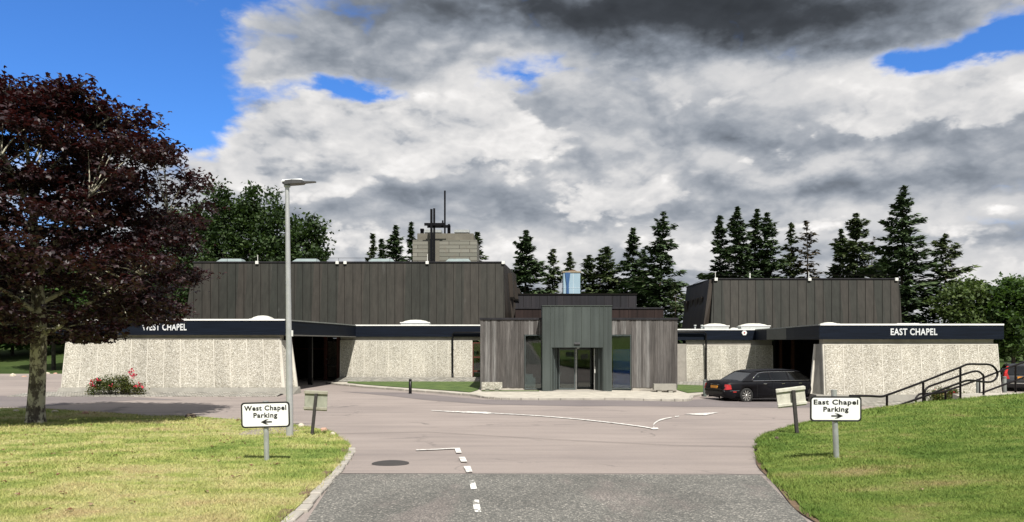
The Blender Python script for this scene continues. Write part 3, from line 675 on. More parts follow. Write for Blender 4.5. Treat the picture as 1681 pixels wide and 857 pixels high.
def rooflight(parent, x, y, z, w, d=1.0, h=0.32, kerb=0.14):
    mb = MB(); mb.box(x - w * .52, x + w * .52, y - d * .52, y + d * .52, z, z + kerb); o = mb.build('rooflight', 'dome_kerb', parent, origin=(x, y, z))
    mb = MB(); prof = [(-.5, 0), (-.46, .35), (-.36, .7), (-.2, .93), (0, 1), (.2, .93), (.36, .7), (.46, .35), (.5, 0)]; vs = []; k = len(prof)
    for sy, hh in prof:
        for sx_, h2 in prof: vs.append((x + sx_ * w, y + sy * d, z + kerb + h * min(hh, h2) * (0.75 + .25 * hh * h2)))
    mb.add(vs, [(j * k + i, j * k + i + 1, (j + 1) * k + i + 1, (j + 1) * k + i) for j in range(k - 1) for i in range(k - 1)], smooth=True)
    mb.build('dome', 'dome', o)
    mb = MB(); mb.box(x - w * .55, x + w * .55, y - d * .55, y - d * .5, z + kerb - .01, z + kerb + .05); mb.build('rim', 'coping', o)
def downpipe(parent, x, y, zt, zb, xend, r=0.055):
    mb = MB(); mb.tube([(xend, y, zt), (x + (.1 if xend > x else -.1), y, zt), (x, y, zt - .1), (x, y, zb + .35)], r, 8)
    mb.tube([(x, y, zb + .36), (x + .02, y - .12, zb + .22), (x + .02, y - .12, zb)], r * 1.15, 8)
    mb.tube([(x, y, zt - 1.1), (x, y, zt - 1.02)], r * 1.35, 8); mb.build('downpipe', 'black_paint', parent)

# --- west chapel
EY0 = 34.3
WY, BY, WZT, WZS = 36.0, 48.0, 3.60, 2.85
W = empty('chapel_building', (-11, 36, 0), 0, 'low pebbled WEST CHAPEL building with the larger dark clad hall', 'chapel')
wx0, wx1 = X(109, WY + .4), X(458, WY + .4)
panel_wall('wall', wx0, wx1, WY + .4, .33, 2.70, .75, .14, W, 13, (.16, .20))
mb = MB(); edge_strip(mb, wx1 + .27, wx1 + .03, WY + .30, WY + .45, .33, 2.70, .055)
q = MB(); q.hexa([(wx1 + .24, WY + .34, .33), (wx1 + .62, WY + 1.0, .33), (wx1 + .5, WY + 1.15, .33), (wx1 + .1, WY + 1.15, .33), (wx1 + .04, WY + .46, 2.6), (wx1 + .30, WY + 1.0, 2.6), (wx1 + .2, WY + 1.15, 2.6), (wx1 + .0, WY + 1.15, 2.6)])
q.build('wall_end', 'aggregate', W); edge_strip(mb, wx1 + .66, wx1 + .34, WY + .98, WY + 1.02, .33, 2.6, .07); mb.build('wall_trim', 'joint', W)
mb = MB(); mb.box(wx0 - .05, wx1 + .02, WY + .52, WY + 1.1, 2.702, 2.95); mb.build('wall_head', 'concrete', W)
mb = MB(); mb.hexa([(wx0 - .35, WY + .05, .0), (wx1 + .75, WY + .05, .0), (wx1 + .85, WY + 1.2, .0), (wx0 - .35, WY + 1.2, .0), (wx0 - .22, WY + .18, .325), (wx1 + .55, WY + .18, .325), (wx1 + .8, WY + 1.18, .325), (wx0 - .22, WY + 1.18, .325)]); mb.build('plinth', 'concrete_grey', W)
# side and inner walls of the wing, the vehicle bay behind the screen wall
mb = MB(); mb.box(wx0 + .1, wx0 + .5, WY + 1.3, 66, 0, 2.85); mb.box(-21.2, -10.9, 65.5, 66, 0, 2.85); mb.build('side_wall', 'aggregate', W)
WR = WY + .27; ER = EY0 + .27
Wroof = [(-22.1, WR), (-10.9, WR), (-10.6, WY + 3.5), (-10.15, WY + 8), (-9.95, BY - .05), (-1.5, BY - .1)]
mb = MB(); mb.prism([(-21.9, WR + .1), (-11.0, WR + .1), (-10.05, BY + .2), (-1.4, BY + .2), (-1.4, 66), (-21.9, 66)], WZS + .02, WZT - .06); mb.build('roof', 'roof_felt', W)
mb = MB(); ribbon(mb, Wroof, WZS, WZT - .05, .06, -.03); ribbon(mb, [(-22.1, 66), (-22.1, WR)], WZS, WZT - .05, .06, -.03)
fw = mb.build('fascia', 'fascia', W)
for q_ in (Wroof[:2], Wroof[-2:]): mb = MB(); ribbon(mb, q_, WZT - .055, WZT + .02, .10, -.04); mb.build('coping', 'coping', W)
mb = MB(); ribbon(mb, Wroof[1:-1], WZT - .055, WZT + .004, .10, -.045); mb.build('roof_edge', 'coping_dull', W)
mb = MB(); ribbon(mb, Wroof[1:-1], WZS - .03, WZS + .03, .09, -.04); mb.build('soffit_trim', 'soffit', W)
t = text_mesh('lettering', 'WEST CHAPEL', 0.44, 'letter_white', fw, (X(270.5, WR), WR - .045, Z(537.6, WR)), bold=.011, space=1.08, width=2.13, cap=.30)
# rear wall with window, pipe
panel_wall('rear_wall', -10.9, X(775, BY), BY, .28, 2.62, .35, .10, W, 11, (0.0, 0.0))
mb = MB(); mb.box(-10.9, -1.5, BY + .08, BY + .4, 2.622, 2.86); mb.build('wall_head', 'plaster', W)
xw0 = X(775.5, BY); fr = MB(); fr.box(xw0, xw0 + .07, BY - .02, BY + .10, .32, 2.5); fr.box(xw0 + .07, -1.7, BY - .02, BY + .10, 2.43, 2.5); fr.box(xw0 + .07, -1.7, BY - .02, BY + .10, 1.52, 1.60); fr.box(xw0 + .07, -1.7, BY - .02, BY + .10, .62, .72)
o = fr.build('window', 'red_timber', W); g = MB(); g.box(xw0 + .07, -1.7, BY + .03, BY + .05, .32, 2.43); g.build('pane', 'glass_smoke', o)
downpipe(W, X(743, BY - .25), BY - .25, Z(546, BY - .25), .15, X(790, BY - .25))
# recessed glazed timber screen and the dark bay
mb = MB(); mb.box(-22, -12.6, 53.0, 53.2, 0, 2.85); mb.box(-10.95, -10.75, BY + .05, 56, 0, 2.62); mb.build('bay_wall', 'bay_shade', W)
mb = MB()
for xa in (X(556, BY + .6), X(535, BY + 1.6)): mb.box(xa - .11, xa + .11, BY + .5 + (1.0 if xa < -11.5 else 0), BY + .68 + (1.0 if xa < -11.5 else 0), 0.05, 2.85)
mb.build('timber_post', 'red_timber', W)
mb = MB(); a, c = (X(557, BY + .55), BY + .55), (X(534, BY + 1.55), BY + 1.55)
for z in (1.05, 1.45): mb.tube([(*c, z - .05), (*a, z)], .03, 6)
mb.build('handrail', 'aluminium', W)
mb = MB(); mb.hexa([(-12.75, 52.2, .1), (-10.95, 50.4, .1), (-10.95, 50.6, .1), (-12.75, 52.4, .1), (-12.75, 52.2, 2.6), (-10.95, 50.4, 2.6), (-10.95, 50.6, 2.6), (-12.75, 52.4, 2.6)]); mb.build('recess_wall', 'aggregate', W)
mb = MB(); xa = X(509.5, 44.5); mb.box(xa - .12, xa + .12, 44.4, 44.64, 0, 2.85); mb.build('column', 'black_paint', W)
mb = MB(); 
for i in range(5): xa = -17.5 + i * 1.1; mb.box(xa - .05, xa + .05, 52.8, 52.99, .05, 2.8)
mb.box(-18, -12.7, 52.8, 52.98, 2.0, 2.1); mb.build('bay_screen', 'red_timber', W)
# hall
hall(W, X(302, 49.5), X(829, 49.5), X(318, 50.3), X(827, 50.3), 49.5, 50.3, 58.3, WZT - .08, 7.81, 37, 1)
mb = MB()
mb.hexa([(-.47, 49.55, 3.5), (-.10, 51.2, 3.5), (.25, 60, 3.5), (-1, 60, 3.5), (-.56, 50.35, 7.8), (-.42, 51.6, 7.8), (.34, 58.6, 7.72), (-1, 58.6, 7.8)])
mb.build('side_cladding', 'cladding_inner', W)
for i, (x_, y_, zt_) in enumerate(((-.02, 52.6, 7.4), (.28, 54.9, 7.05), (.55, 57.2, 6.7), (.85, 59.8, 6.35))):
    mb = MB(); mb.hexa([(x_ - 1.2, y_, 5.75), (x_ + .18, y_, 5.65), (x_ + .24, y_ + 1.6, 5.65), (x_ - 1.2, y_ + 1.6, 5.75), (x_ - 1.2, y_, zt_), (x_ + .02, y_, zt_ - .1), (x_ + .08, y_ + 1.6, zt_ - .15), (x_ - 1.2, y_ + 1.6, zt_)])
    o = mb.build('hood', 'cladding_inner', W); mb = MB(); mb.hexa([(x_ - .5, y_ - .03, 5.60), (x_ + .26, y_ - .03, 5.52), (x_ + .26, y_ + .03, 5.52), (x_ - .5, y_ + .03, 5.60), (x_ - .5, y_ - .03, 5.68), (x_ + .2, y_ - .03, 5.62), (x_ + .2, y_ + .03, 5.62), (x_ - .5, y_ + .03, 5.68)]); mb.build('hood_edge', 'seam', o)
    mb = MB(); mb.hexa([(x_ - .75, y_ - .05, 3.5), (x_ + .35, y_ - .05, 3.5), (x_ + .35, y_ + .9, 3.5), (x_ - .75, y_ + .9, 3.5), (x_ - .85, y_ + .1, 5.6), (x_ - .1, y_ + .1, 5.6), (x_ - .1, y_ + .9, 5.6), (x_ - .85, y_ + .9, 5.6)]); mb.build('side_fin', 'cladding_inner', W)
for px, rod in ((421, .5), (553, 0), (566, 0), (701, .55), (826, 0)): marker(W, X(px, 50.1), 50.3, 7.83, rod)
for px in (375, 500, 625, 752):
    xa = X(px, 53); ya = 53.0; mb = MB(); mb.prism([(xa - .95, ya), (xa + .95, ya), (xa + .95, ya + 1.6), (xa - .95, ya + 1.6)], 7.85, 8.12); o = mb.build('rooflight', 'roof_felt', W, origin=(xa, ya, 7.85))
    mb = MB(); mb.hexa([(xa - .95, ya - .02, 8.122), (xa + .95, ya - .02, 8.122), (xa + .95, ya + 1.6, 8.122), (xa - .95, ya + 1.6, 8.122), (xa - .7, ya + .5, 8.42), (xa + .7, ya + .5, 8.42), (xa + .7, ya + 1.1, 8.42), (xa - .7, ya + 1.1, 8.42)]); mb.build('pane', 'rooflight_glass', o)
mb = MB(); mb.tube([(X(330, 50.6), 50.6, 8.15), (X(430, 50.6), 50.6, 8.14), (X(560, 50.6), 50.6, 8.15), (X(676, 50.6), 50.6, 8.14)], .012, 5)
for px in (373, 410, 470, 520, 556, 600, 640): mb.tube([(X(px, 50.6), 50.6, 7.83), (X(px, 50.6), 50.6, 8.16)], .012, 5)
tag(mb.build('roof_cable', 'seam', W), kind='stuff')
rooflight(W, X(432, 37.4), 37.4, WZT - .05, .95, .9, .22, .06); rooflight(W, X(297, 37.2), 37.2, WZT - .05, .35, .5, .10, .10); rooflight(W, X(683, 48.8), 48.8, WZT - .06, 1.75, 1.0, .22, .20)

# --- east chapel (a little lower down the slope)
EY = 34.3; EZT, EZS, EO = 3.33, 2.64, -.27
E = empty('chapel_building', (14, 34.3, -.27), 0, 'low pebbled EAST CHAPEL building with the smaller dark clad hall', 'chapel')
ex0, ex1 = X(1352, EY + .4), X(1637, EY + .4)
panel_wall('wall', ex0, ex1, EY + .4, .11, 2.42, .55, .14, E, 9, (.0, .10))
mb = MB(); edge_strip(mb, ex0 + .02, ex0, EY + .28, EY + .42, .11, 2.42, .05); edge_strip(mb, ex0 - .36, ex0 - .13, EY + .95, EY + .97, .11, 2.42, .05); mb.build('wall_trim', 'joint', E)
q = MB(); q.hexa([(ex0 - .30, EY + .95, .11), (ex0, EY + .30, .11), (ex0 + .3, EY + .97, .11), (ex0 - .1, EY + 1.0, .11), (ex0 - .12, EY + .93, 2.42), (ex0, EY + .42, 2.42), (ex0 + .3, EY + .95, 2.42), (ex0, EY + .97, 2.42)]); q.build('wall_end', 'concrete_grey', E)
mb = MB(); mb.box(ex0 + .03, ex1 - .1, EY + .52, EY + .96, 2.422, 2.72); mb.build('wall_head', 'concrete', E)
mb = MB(); mb.hexa([(ex0 - .5, EY + .05, -.3), (ex1 + .25, EY + .05, -.3), (ex1 + .25, EY + 1.0, -.3), (ex0 - .5, EY + 1.0, -.3), (ex0 - .42, EY + .17, .107), (ex1 + .15, EY + .17, .107), (ex1 + .15, EY + 1.0, .107), (ex0 - .42, EY + 1.0, .107)]); mb.build('plinth', 'concrete_grey', E)
mb = MB(); mb.box(ex1 - .5, ex1 - .1, EY + 1.2, 62, -.3, 2.64); mb.box(14, ex1 - .6, 61.5, 62, -.3, 2.64); mb.build('side_wall', 'aggregate', E)
Eroof = [(8.2, BY - .1), (X(1240, BY), BY - .05), (15.25, BY - 4.5), (14.6, BY - 9), (14.09, ER), (X(1647, ER), ER)]
mb = MB(); mb.prism([(8.2, 62), (8.2, BY + .2), (15.6, BY + .2), (14.2, ER + .1), (X(1647, ER) - .1, ER + .1), (X(1647, ER) - .1, 62)][::-1], EZS + .02, EZT - .06); mb.build('roof', 'roof_felt', E)
mb = MB(); ribbon(mb, Eroof, EZS, EZT - .05, .06, -.03); ribbon(mb, [(X(1647, ER), ER), (X(1647, ER), 62)], EZS, EZT - .05, .06, -.03)
fe = mb.build('fascia', 'fascia', E)
for q_ in (Eroof[:2], Eroof[-2:]): mb = MB(); ribbon(mb, q_, EZT - .055, EZT + .02, .10, -.04); mb.build('coping', 'coping', E)
mb = MB(); ribbon(mb, Eroof[1:-1], EZT - .055, EZT + .004, .10, -.045); mb.build('roof_edge', 'coping_dull', E)
text_mesh('lettering', 'EAST CHAPEL', 0.44, 'letter_white', fe, (X(1499.5, ER), ER - .045, Z(545.3, ER)), bold=.011, space=1.08, width=2.13, cap=.29)
mb = MB(); c = (X(1221, BY), BY - .14, Z(546.5, BY)); mb.lathe(c, [(.17, 0), (.17, .03)], 6, axis='y', smooth=False); o = mb.build('hexagon_badge', 'sign_white', E)
mb = MB(); mb.lathe((c[0], c[1] - .01, c[2]), [(.05, 0), (.05, .01)], 10, axis='y', smooth=False); mb.build('emblem', 'tail_red', o)
panel_wall('rear_wall', X(1127, BY), X(1268, BY), BY, .0, 2.30, .35, .10, E, 5, (0.0, .0))
mb = MB(); mb.box(8.3, X(1126, BY), BY - .02, BY + .3, -.2, 2.4); mb.build('pier', 'plaster', E)
mb = MB(); mb.box(X(1127, BY), X(1268, BY), BY + .08, BY + .4, 2.302, 2.66); mb.build('wall_head', 'plaster', E)
downpipe(E, X(1159, BY - .25), BY - .25, Z(545.5, BY - .25), -.15, X(1113, BY - .25), .06)
mb = MB(); mb.box(X(1268, BY) + .02, X(1268, BY) + .2, BY + .1, 56, -.2, 2.6); mb.box(17.4, 22.5, 50, 50.2, -.3, 2.64); mb.box(16.4, 17.4, 53, 53.2, -.3, 2.64); mb.build('bay_wall', 'bay_shade', E)
mb = MB()
for px in (1281, 1301): mb.box(X(px, BY + .6) - .09, X(px, BY + .6) + .09, BY + .5, BY + .66, -.2, 2.64)
mb.build('timber_post', 'brown_timber', E)
mb = MB(); mb.box(X(1268, BY) + .2, X(1296, BY + 3), BY + 3, BY + 3.2, 0, 2.4); mb.build('recess_wall', 'aggregate', E)
hall(E, X(1166.5, 49.5), X(1481.5, 49.5), X(1171, 50.3), X(1476, 50.3), 49.5, 50.3, 58, EZT - .08, 6.70, 22, -1)
mb = MB()
mb.hexa([(12.6, 49.9, 3.2), (13.5, 50.2, 3.2), (14.5, 58, 3.2), (13.0, 58.2, 3.2), (13.2, 50.5, 6.7), (13.6, 50.4, 6.7), (14.5, 57.6, 6.7), (13.42, 57.6, 6.45)])
mb.build('side_cladding', 'cladding_inner', E)
for x_, y_ in ((13.35, 51.6), (13.42, 53.2), (13.5, 54.9), (13.45, 56.6)):
    mb = MB(); mb.hexa([(x_ - .28, y_, 4.75), (x_ + .4, y_, 4.75), (x_ + .4, y_ + .9, 4.75), (x_ - .28, y_ + .9, 4.75), (x_ - .42, y_, 5.6), (x_ + .4, y_, 5.6), (x_ + .4, y_ + .9, 5.6), (x_ - .42, y_ + .9, 5.6)]); mb.build('hood', 'cladding_inner', E)
for px, rod in ((1176, .5), (1330, .5), (1473, 0)): marker(E, X(px, 50.1), 50.3, 6.72, rod)
mb = MB()
for pa, pb in ((1176, 1235), (1330, 1475)): mb.tube([(X(pa, 50.6), 50.6, 7.0), (X(pb, 50.6), 50.6, 7.0)], .012, 5)
for px in (1200, 1235, 1380, 1430): mb.tube([(X(px, 50.6), 50.6, 6.72), (X(px, 50.6), 50.6, 7.01)], .012, 5)
mb.tube([(13.4, 50.6, 7.0), (13.45, 57.4, 6.75)], .012, 5)
tag(mb.build('roof_cable', 'seam', E), kind='stuff')
mb = MB(); mb.tube([(X(1231, 54), 54, 6.7), (X(1231, 54), 54, 7.45)], .05, 6); mb.build('roof_vent', 'white_paint', E)
for px in (1250, 1400): mb = MB(); xa = X(px, 53); mb.hexa([(xa - .9, 52.6, 6.75), (xa + .9, 52.6, 6.75), (xa + .9, 54, 6.75), (xa - .9, 54, 6.75), (xa - .7, 53, 6.98), (xa + .7, 53, 6.98), (xa + .7, 53.7, 6.98), (xa - .7, 53.7, 6.98)]); mb.build('rooflight', 'rooflight_glass', E)
rooflight(E, X(1173, 48.9), 48.9, EZT - .06, 1.5, 1.0, .20, .26); rooflight(E, X(1236, 48.7), 48.7, EZT - .06, 1.75, 1.0, .20, .26); rooflight(E, X(1204, 48.6), 48.6, EZT - .02, .4, .4, .08, .06)
rooflight(E, X(1360, 36), 36, EZT - .04, .7, .7, .12, .05); rooflight(E, X(1483, 36), 36, EZT - .04, .95, .8, .06, .06)
for px in (1141, 1152): mb = MB(); xa = X(px, 48.8); mb.tube([(xa, 48.8, EZT - .06), (xa, 48.8, EZT + .22)], .05, 8); mb.tube([(xa, 48.8, EZT + .22), (xa, 48.8, EZT + .30)], .09, 8); mb.build('roof_vent', 'dome_kerb', E)

# --- dark blocks between the halls, over the crematory
B = empty('service_block', (3, 55, 0), 0, 'stepped dark timber block rising behind the entrance between the two halls', 'building')
def clad_block(x0, x1, y0, y1, z0, z1, mat, trim, name):
    mb = MB(); mb.box(x0, x1, y0, y1, z0, z1); o = mb.build(name, mat, B)
    mb = MB(); mb.box(x0 - .05, x1 + .05, y0 - .06, y0 + .1, z1 + .002, z1 + .09); mb.build('roof_trim', trim, o)
    mb = MB(); n = int((x1 - x0) / .56)
    for i in range(1, n): xa = x0 + (x1 - x0) * i / n; mb.box(xa - .008, xa + .008, y0 - .02, y0 + .01, z0, z1 - .01)
    tag(mb.build('board_joints', 'seam', o), kind='stuff')
clad_block(X(846, 55), X(1045, 55), 55, 62, 0, Z(484, 55), 'cladding_back', 'seam', 'upper_block')
clad_block(X(846, 49.5), X(1089, 49.5), 49.5, 54.9, 0, Z(507, 49.5), 'timber_back', 'cladding_back', 'lower_block')
FB = empty('flue_tower', (X(939, 60), 60, 0), 0, 'pale blue panelled tower with a dark blue tapering flue on its face', 'tower')
mb = MB(); xa, xb = X(925, 60), X(952.5, 60); mb.box(xa, xb, 60, 61.3, 5, Z(447.5, 60)); mb.build('tower_body', 'pale_blue', FB)
mb = MB(); mb.box(xa - .08, xb + .05, 59.95, 61.4, Z(447.5, 60) + .002, Z(445.5, 60) + .01); mb.build('cap', 'tan_cap', FB)
mb = MB(); mb.lathe((X(939.5, 60.6), 60.6, Z(445.5, 60)), [(.42, 0), (.3, .12), (.0, .16)], 14); mb.build('cowl', 'rust_cap', FB)
mb = MB(); xm = X(931.8, 60); z1 = Z(447.5, 60); z2 = Z(466.5, 60); mb.hexa([(xm - .10, 59.9, 5), (xm + .10, 59.9, 5), (xm + .1, 59.998, 5), (xm - .1, 59.998, 5), (xm - .10, 59.9, z2), (xm + .10, 59.9, z2), (xm + .1, 59.998, z2), (xm - .1, 59.998, z2)])
mb.hexa([(xm - .10, 59.9, z2 + .002), (xm + .10, 59.9, z2 + .002), (xm + .1, 59.997, z2 + .002), (xm - .1, 59.997, z2 + .002), (xm - .21, 59.9, z1), (xm + .21, 59.9, z1), (xm + .21, 59.997, z1), (xm - .21, 59.997, z1)]); mb.build('flue', 'flue_blue', FB)
mb = MB(); 
for px in (941, ): mb.box(X(px, 60) - .008, X(px, 60) + .008, 59.985, 60.01, 5, z1)
mb.box(xa, xb, 59.985, 60.01, z2 - .3, z2 - .285); mb.build('panel_joint', 'cabinet', FB)

# --- concrete chimney with its vents, pipes, and the cross
C = empty('chimney_block', (X(730, 55), 55, 7.8), 0, 'broad weathered concrete chimney block with coursed lower part on the west hall roof', 'chimney')
cy = 54.5
mb = MB(); mb.box(X(677.5, cy), X(783, cy), cy, cy + 4, 7.85, Z(394, cy)); mb.build('block_course', 'blockwork', C)
mb = MB(); mb.box(X(684, cy), X(777, cy), cy + .35, cy + 3.7, Z(394, cy) + .002, Z(382, cy)); mb.build('top_band', 'chimney_concrete', C)
mb = MB(); mb.box(X(703, cy), X(721.5, cy), cy - .03, cy + .1, 7.86, Z(394.5, cy)); mb.build('smooth_pier', 'chimney_concrete', C)
for px, w in ((712, .62), (759, .55)):
    xa = X(px, 56); zz = Z(382, cy); mb = MB(); mb.box(xa - w * .8, xa + w * .8, 55.5, 56.3, zz, zz + .12); mb.box(xa - w, xa + w, 55.3, 56.5, zz + .14, zz + .34); mb.build('vent_cowl', 'galvanised', C)
for px, r, zt_ in ((693, .15, 371.5), (737, .13, 364)):
    xa = X(px, 55.8); mb = MB(); mb.lathe((xa, 55.8, Z(382, cy) - .03), [(r * .9, 0), (r * .9, (382 - zt_) / 22 - .15), (r, (382 - zt_) / 22 - .14), (r * (1.0 if px == 693 else .6), (382 - zt_) / 22 + .03)], 12); mb.build('flue_pot', 'charred', C)
xa = X(730.3, 56); mb = MB(); mb.tube([(xa, 56, Z(382, cy) - .03), (xa, 56, Z(313, 56))], .065, 8); mb.build('flue_pipe', 'charred', C)
K_ = empty('cross', (X(708, 53.6), 53.6, 7.8), 0, 'tall black doubled timber cross in front of the concrete chimney block', 'cross')
k1 = 53.6
mb = MB(); mb.box(X(706.2, k1), X(709.8, k1), k1, k1 + .16, 7.85, Z(343, k1)); mb.box(X(710, k1) + .01, X(713.4, k1), k1 + .32, k1 + .48, 7.85, Z(340.5, k1)); mb.build('upright', 'charred', K_)
mb = MB(); mb.box(X(696, k1), X(729, k1), k1 + .161, k1 + .319, Z(369.5, k1), Z(365.3, k1)); mb.box(X(700, k1), X(734, k1), k1 + .481, k1 + .62, Z(372, k1), Z(367.5, k1)); mb.box(X(725, k1), X(727.5, k1), k1 + .2, k1 + .3, Z(365, k1) + .002, Z(361, k1)); mb.build('crossbar', 'charred', K_)

# ------------------------------------------------------------------ entrance pavilion
PY = 38.3; PP = 37.3
A = empty('entrance_pavilion', (X(948, PY), PY, 0), 0, 'entrance pavilion of silvered vertical timber boards around a grey green metal portal', 'entrance building')
zt = Z(525, PY); ax0, ax1 = X(788.5, PY), X(1112, PY); px0, px1 = X(890.5, PP), X(1004.5, PP)
wl0, wl1 = X(860.5, PY), X(890, PY); wr0, wr1 = X(1005, PY), X(1036.5, PY); wzt, wzb = Z(549.5, PY), .12
rr = random.Random(7)
def boards(x0, x1, z0, z1, name):
    mb = MB(); x = x0
    while x < x1 - .02:
        w = min(rr.choice((.09, .115, .14, .17)), x1 - x); d = rr.uniform(0, .03)
        mb.box(x + .003, x + w - .003, PY - .03 - d, PY + .03, z0 + rr.uniform(0, .015), z1); x += w
    return mb.build(name, 'old_timber', A)
boards(ax0, wl0, .20, zt, 'timber_cladding'); boards(wl0, px0 + .1, wzt, zt, 'timber_cladding'); boards(px1 - .1, wr1, wzt, zt, 'timber_cladding'); boards(wr1, ax1, .20, zt, 'timber_cladding')
mb = MB()
mb.box(ax0 + .02, wl0, PY + .031, PY + .3, .0, zt - .02); mb.box(wr1, ax1 - .02, PY + .031, PY + .3, .0, zt - .02); mb.box(wl0, wr1, PY + .031, PY + .3, wzt, zt - .02)
mb.box(ax0 + .02, ax0 + .3, PY + .301, 48.5, 0, zt - .02); mb.box(ax1 - .3, ax1 - .02, PY + .301, 48.5, 0, zt - .02); mb.box(ax0 + .3, ax1 - .3, 44, 44.2, 0, zt - .02)
mb.build('wall', 'plaster', A)
mb = MB(); mb.box(ax0, ax1, PY, 48.4, zt - .015, zt + .03); mb.box(ax0 - .04, px0 - .004, PY - .10, PY - .001, zt + .002, zt + .10); mb.box(px1 + .004, ax1 + .04, PY - .10, PY - .001, zt + .002, zt + .10); mb.build('roof', 'cladding_back', A)
mb = MB(); mb.box(ax0 + .3, ax1 - .3, PY + .3, 44, .02, .06); mb.build('floor', 'floor_dark', A)
for a_, b_ in ((ax0 + .05, wl0 - .05), (wr1 + .05, ax1 - .05)): mb = MB(); mb.box(a_, b_, PY - .02, PY + .03, .05, .195); mb.build('plinth', 'kerbstone', A)
# glazing either side
def window(x0, x1, z0, z1, y, pane='glass'):
    f = MB(); w = .045; f.box(x0, x0 + w, y - .03, y + .08, z0, z1); f.box(x1 - w, x1, y - .03, y + .08, z0, z1); f.box(x0 + w, x1 - w, y - .03, y + .08, z1 - w, z1); f.box(x0 + w, x1 - w, y - .03, y + .08, z0, z0 + .06)
    o = f.build('window', 'frame_dark', A); g = MB(); g.box(x0 + w, x1 - w, y + .01, y + .03, z0 + .06, z1 - w); g.build('pane', pane, o); return o
window(wl0 + .02, px0 + .03, wzb, wzt, PY - .02); window(px1 - .03, wr1 - .02, wzb, wzt, PY - .02, 'glass')
mb = MB(); mb.box(wr0 + .05, wr1 - .07, PY + .012, PY + .02, .19, 2.15); tag(mb.build('blue_panel', 'blue_backing', A), 'blue sheet directly behind the pane of the right hand window')  # flat blue sheet close behind the pane, colours the window blue
# the portal
zp = Z(502, PP); zd = Z(570.5, PP); dl, dr = X(905.5, PP), X(990, PP)
mb = MB(); yb_ = PY + .6
mb.box(px0, dl, PP, yb_, 0.05, zp); mb.box(dr, px1, PP, yb_, 0.05, zp); mb.box(dl, dr, PP, yb_, zd, zp); mb.build('portal', 'zinc', A)
mb = MB()
for px in (904, 911, 926, 941, 955, 970, 984, 991.5): xa = X(px, PP); mb.box(xa - .009, xa + .009, PP - .03, PP, (zd if 905 < px < 990 else .06), zp - .012)
mb.box(px0 - .02, px1 + .02, PP - .035, PP - .002, zp - .012, zp + .02); mb.box(px0 - .02, px1 + .02, PP - .001, yb_, zp + .001, zp + .02)
tag(mb.build('portal_seams', 'zinc_seam', A), kind='stuff')
mb = MB(); xa = X(947.5, PP); zz = Z(564, PP); mb.box(xa - .15, xa + .15, PP - .07, PP - .031, zz - .04, zz + .05); mb.build('canopy_light', 'lamp_dark', A, bevel=.01)
mb = MB(); xa = X(949, PP + .3); zz = zd - .06; mb.box(xa - .06, xa + .06, PP + .25, PP + .34, zz, zz + .058); mb.build('door_sensor', 'aluminium', A)
# angled cheeks and doors inside the portal
dy0 = PP + .95
for xa, xb, nm in ((dl + .002, X(916, PP), 0), (dr - .002, X(981.5, PP), 1)):
    mb = MB(); s_ = 1 if xb > xa else -1
    mb.hexa([(xa, PP + .03, .06), (xa + .02 * s_, PP + .03, .06), (xb + .04 * s_, dy0, .06), (xb, dy0, .06), (xa, PP + .03, zd - .002), (xa + .02 * s_, PP + .03, zd - .002), (xb + .04 * s_, dy0, zd - .002), (xb, dy0, zd - .002)])
    mb.build('cheek_panel', 'zinc', A)
    for t_ in (.45, .8):
        mb = MB(); xm = xa + (xb - xa) * t_ + .03 * s_; ym = PP + .03 + (dy0 - PP - .03) * t_; mb.box(xm - .02, xm + .02, ym - .02, ym + .02, .07, zd - .03); mb.build('cheek_trim', 'frame_dark', A)
def door(x0, x1, y, name='door', pane='glass', open_=False):
    f = MB(); w = .055; z0, z1 = .07, zd - .06
    f.box(x0, x0 + w, y, y + .05, z0, z1); f.box(x1 - w, x1, y, y + .05, z0, z1); f.box(x0 + w, x1 - w, y, y + .05, z1 - .08, z1); f.box(x0 + w, x1 - w, y, y + .05, z0, z0 + .12)
    o = f.build(name, 'frame_dark', A); g = MB(); g.box(x0 + w, x1 - w, y + .02, y + .03, z0 + .12, z1 - .08); g.build('pane', pane, o); return o
d1 = door(X(917, dy0), X(944.5, dy0), dy0); d2 = door(X(949, dy0), X(974, dy0), dy0 + .9, pane='glass_smoke')
mb = MB(); xa = X(945.8, dy0); mb.box(xa - .03, xa + .03, dy0 - .01, dy0 + .06, .07, zd - .06); mb.build('door_post', 'aluminium', A)
mb = MB(); 
for px in (976, 980): xa = X(px, dy0 - .1); mb.box(xa - .025, xa + .025, dy0 - .1, dy0 + .3, .07, zd - .06)
o = mb.build('sliding_leaf', 'aluminium', A); mb = MB(); xa = X(976.5, dy0 - .15); mb.box(xa - .02, xa + .02, dy0 - .16, dy0 - .101, .95, 1.28); mb.build('handle', 'white_paint', o)
mb = MB(); mb.box(dl - .2, dr + .2, PP - .3, dy0 + .1, .055, .085 + .01); mb.build('threshold', 'kerbstone', A)

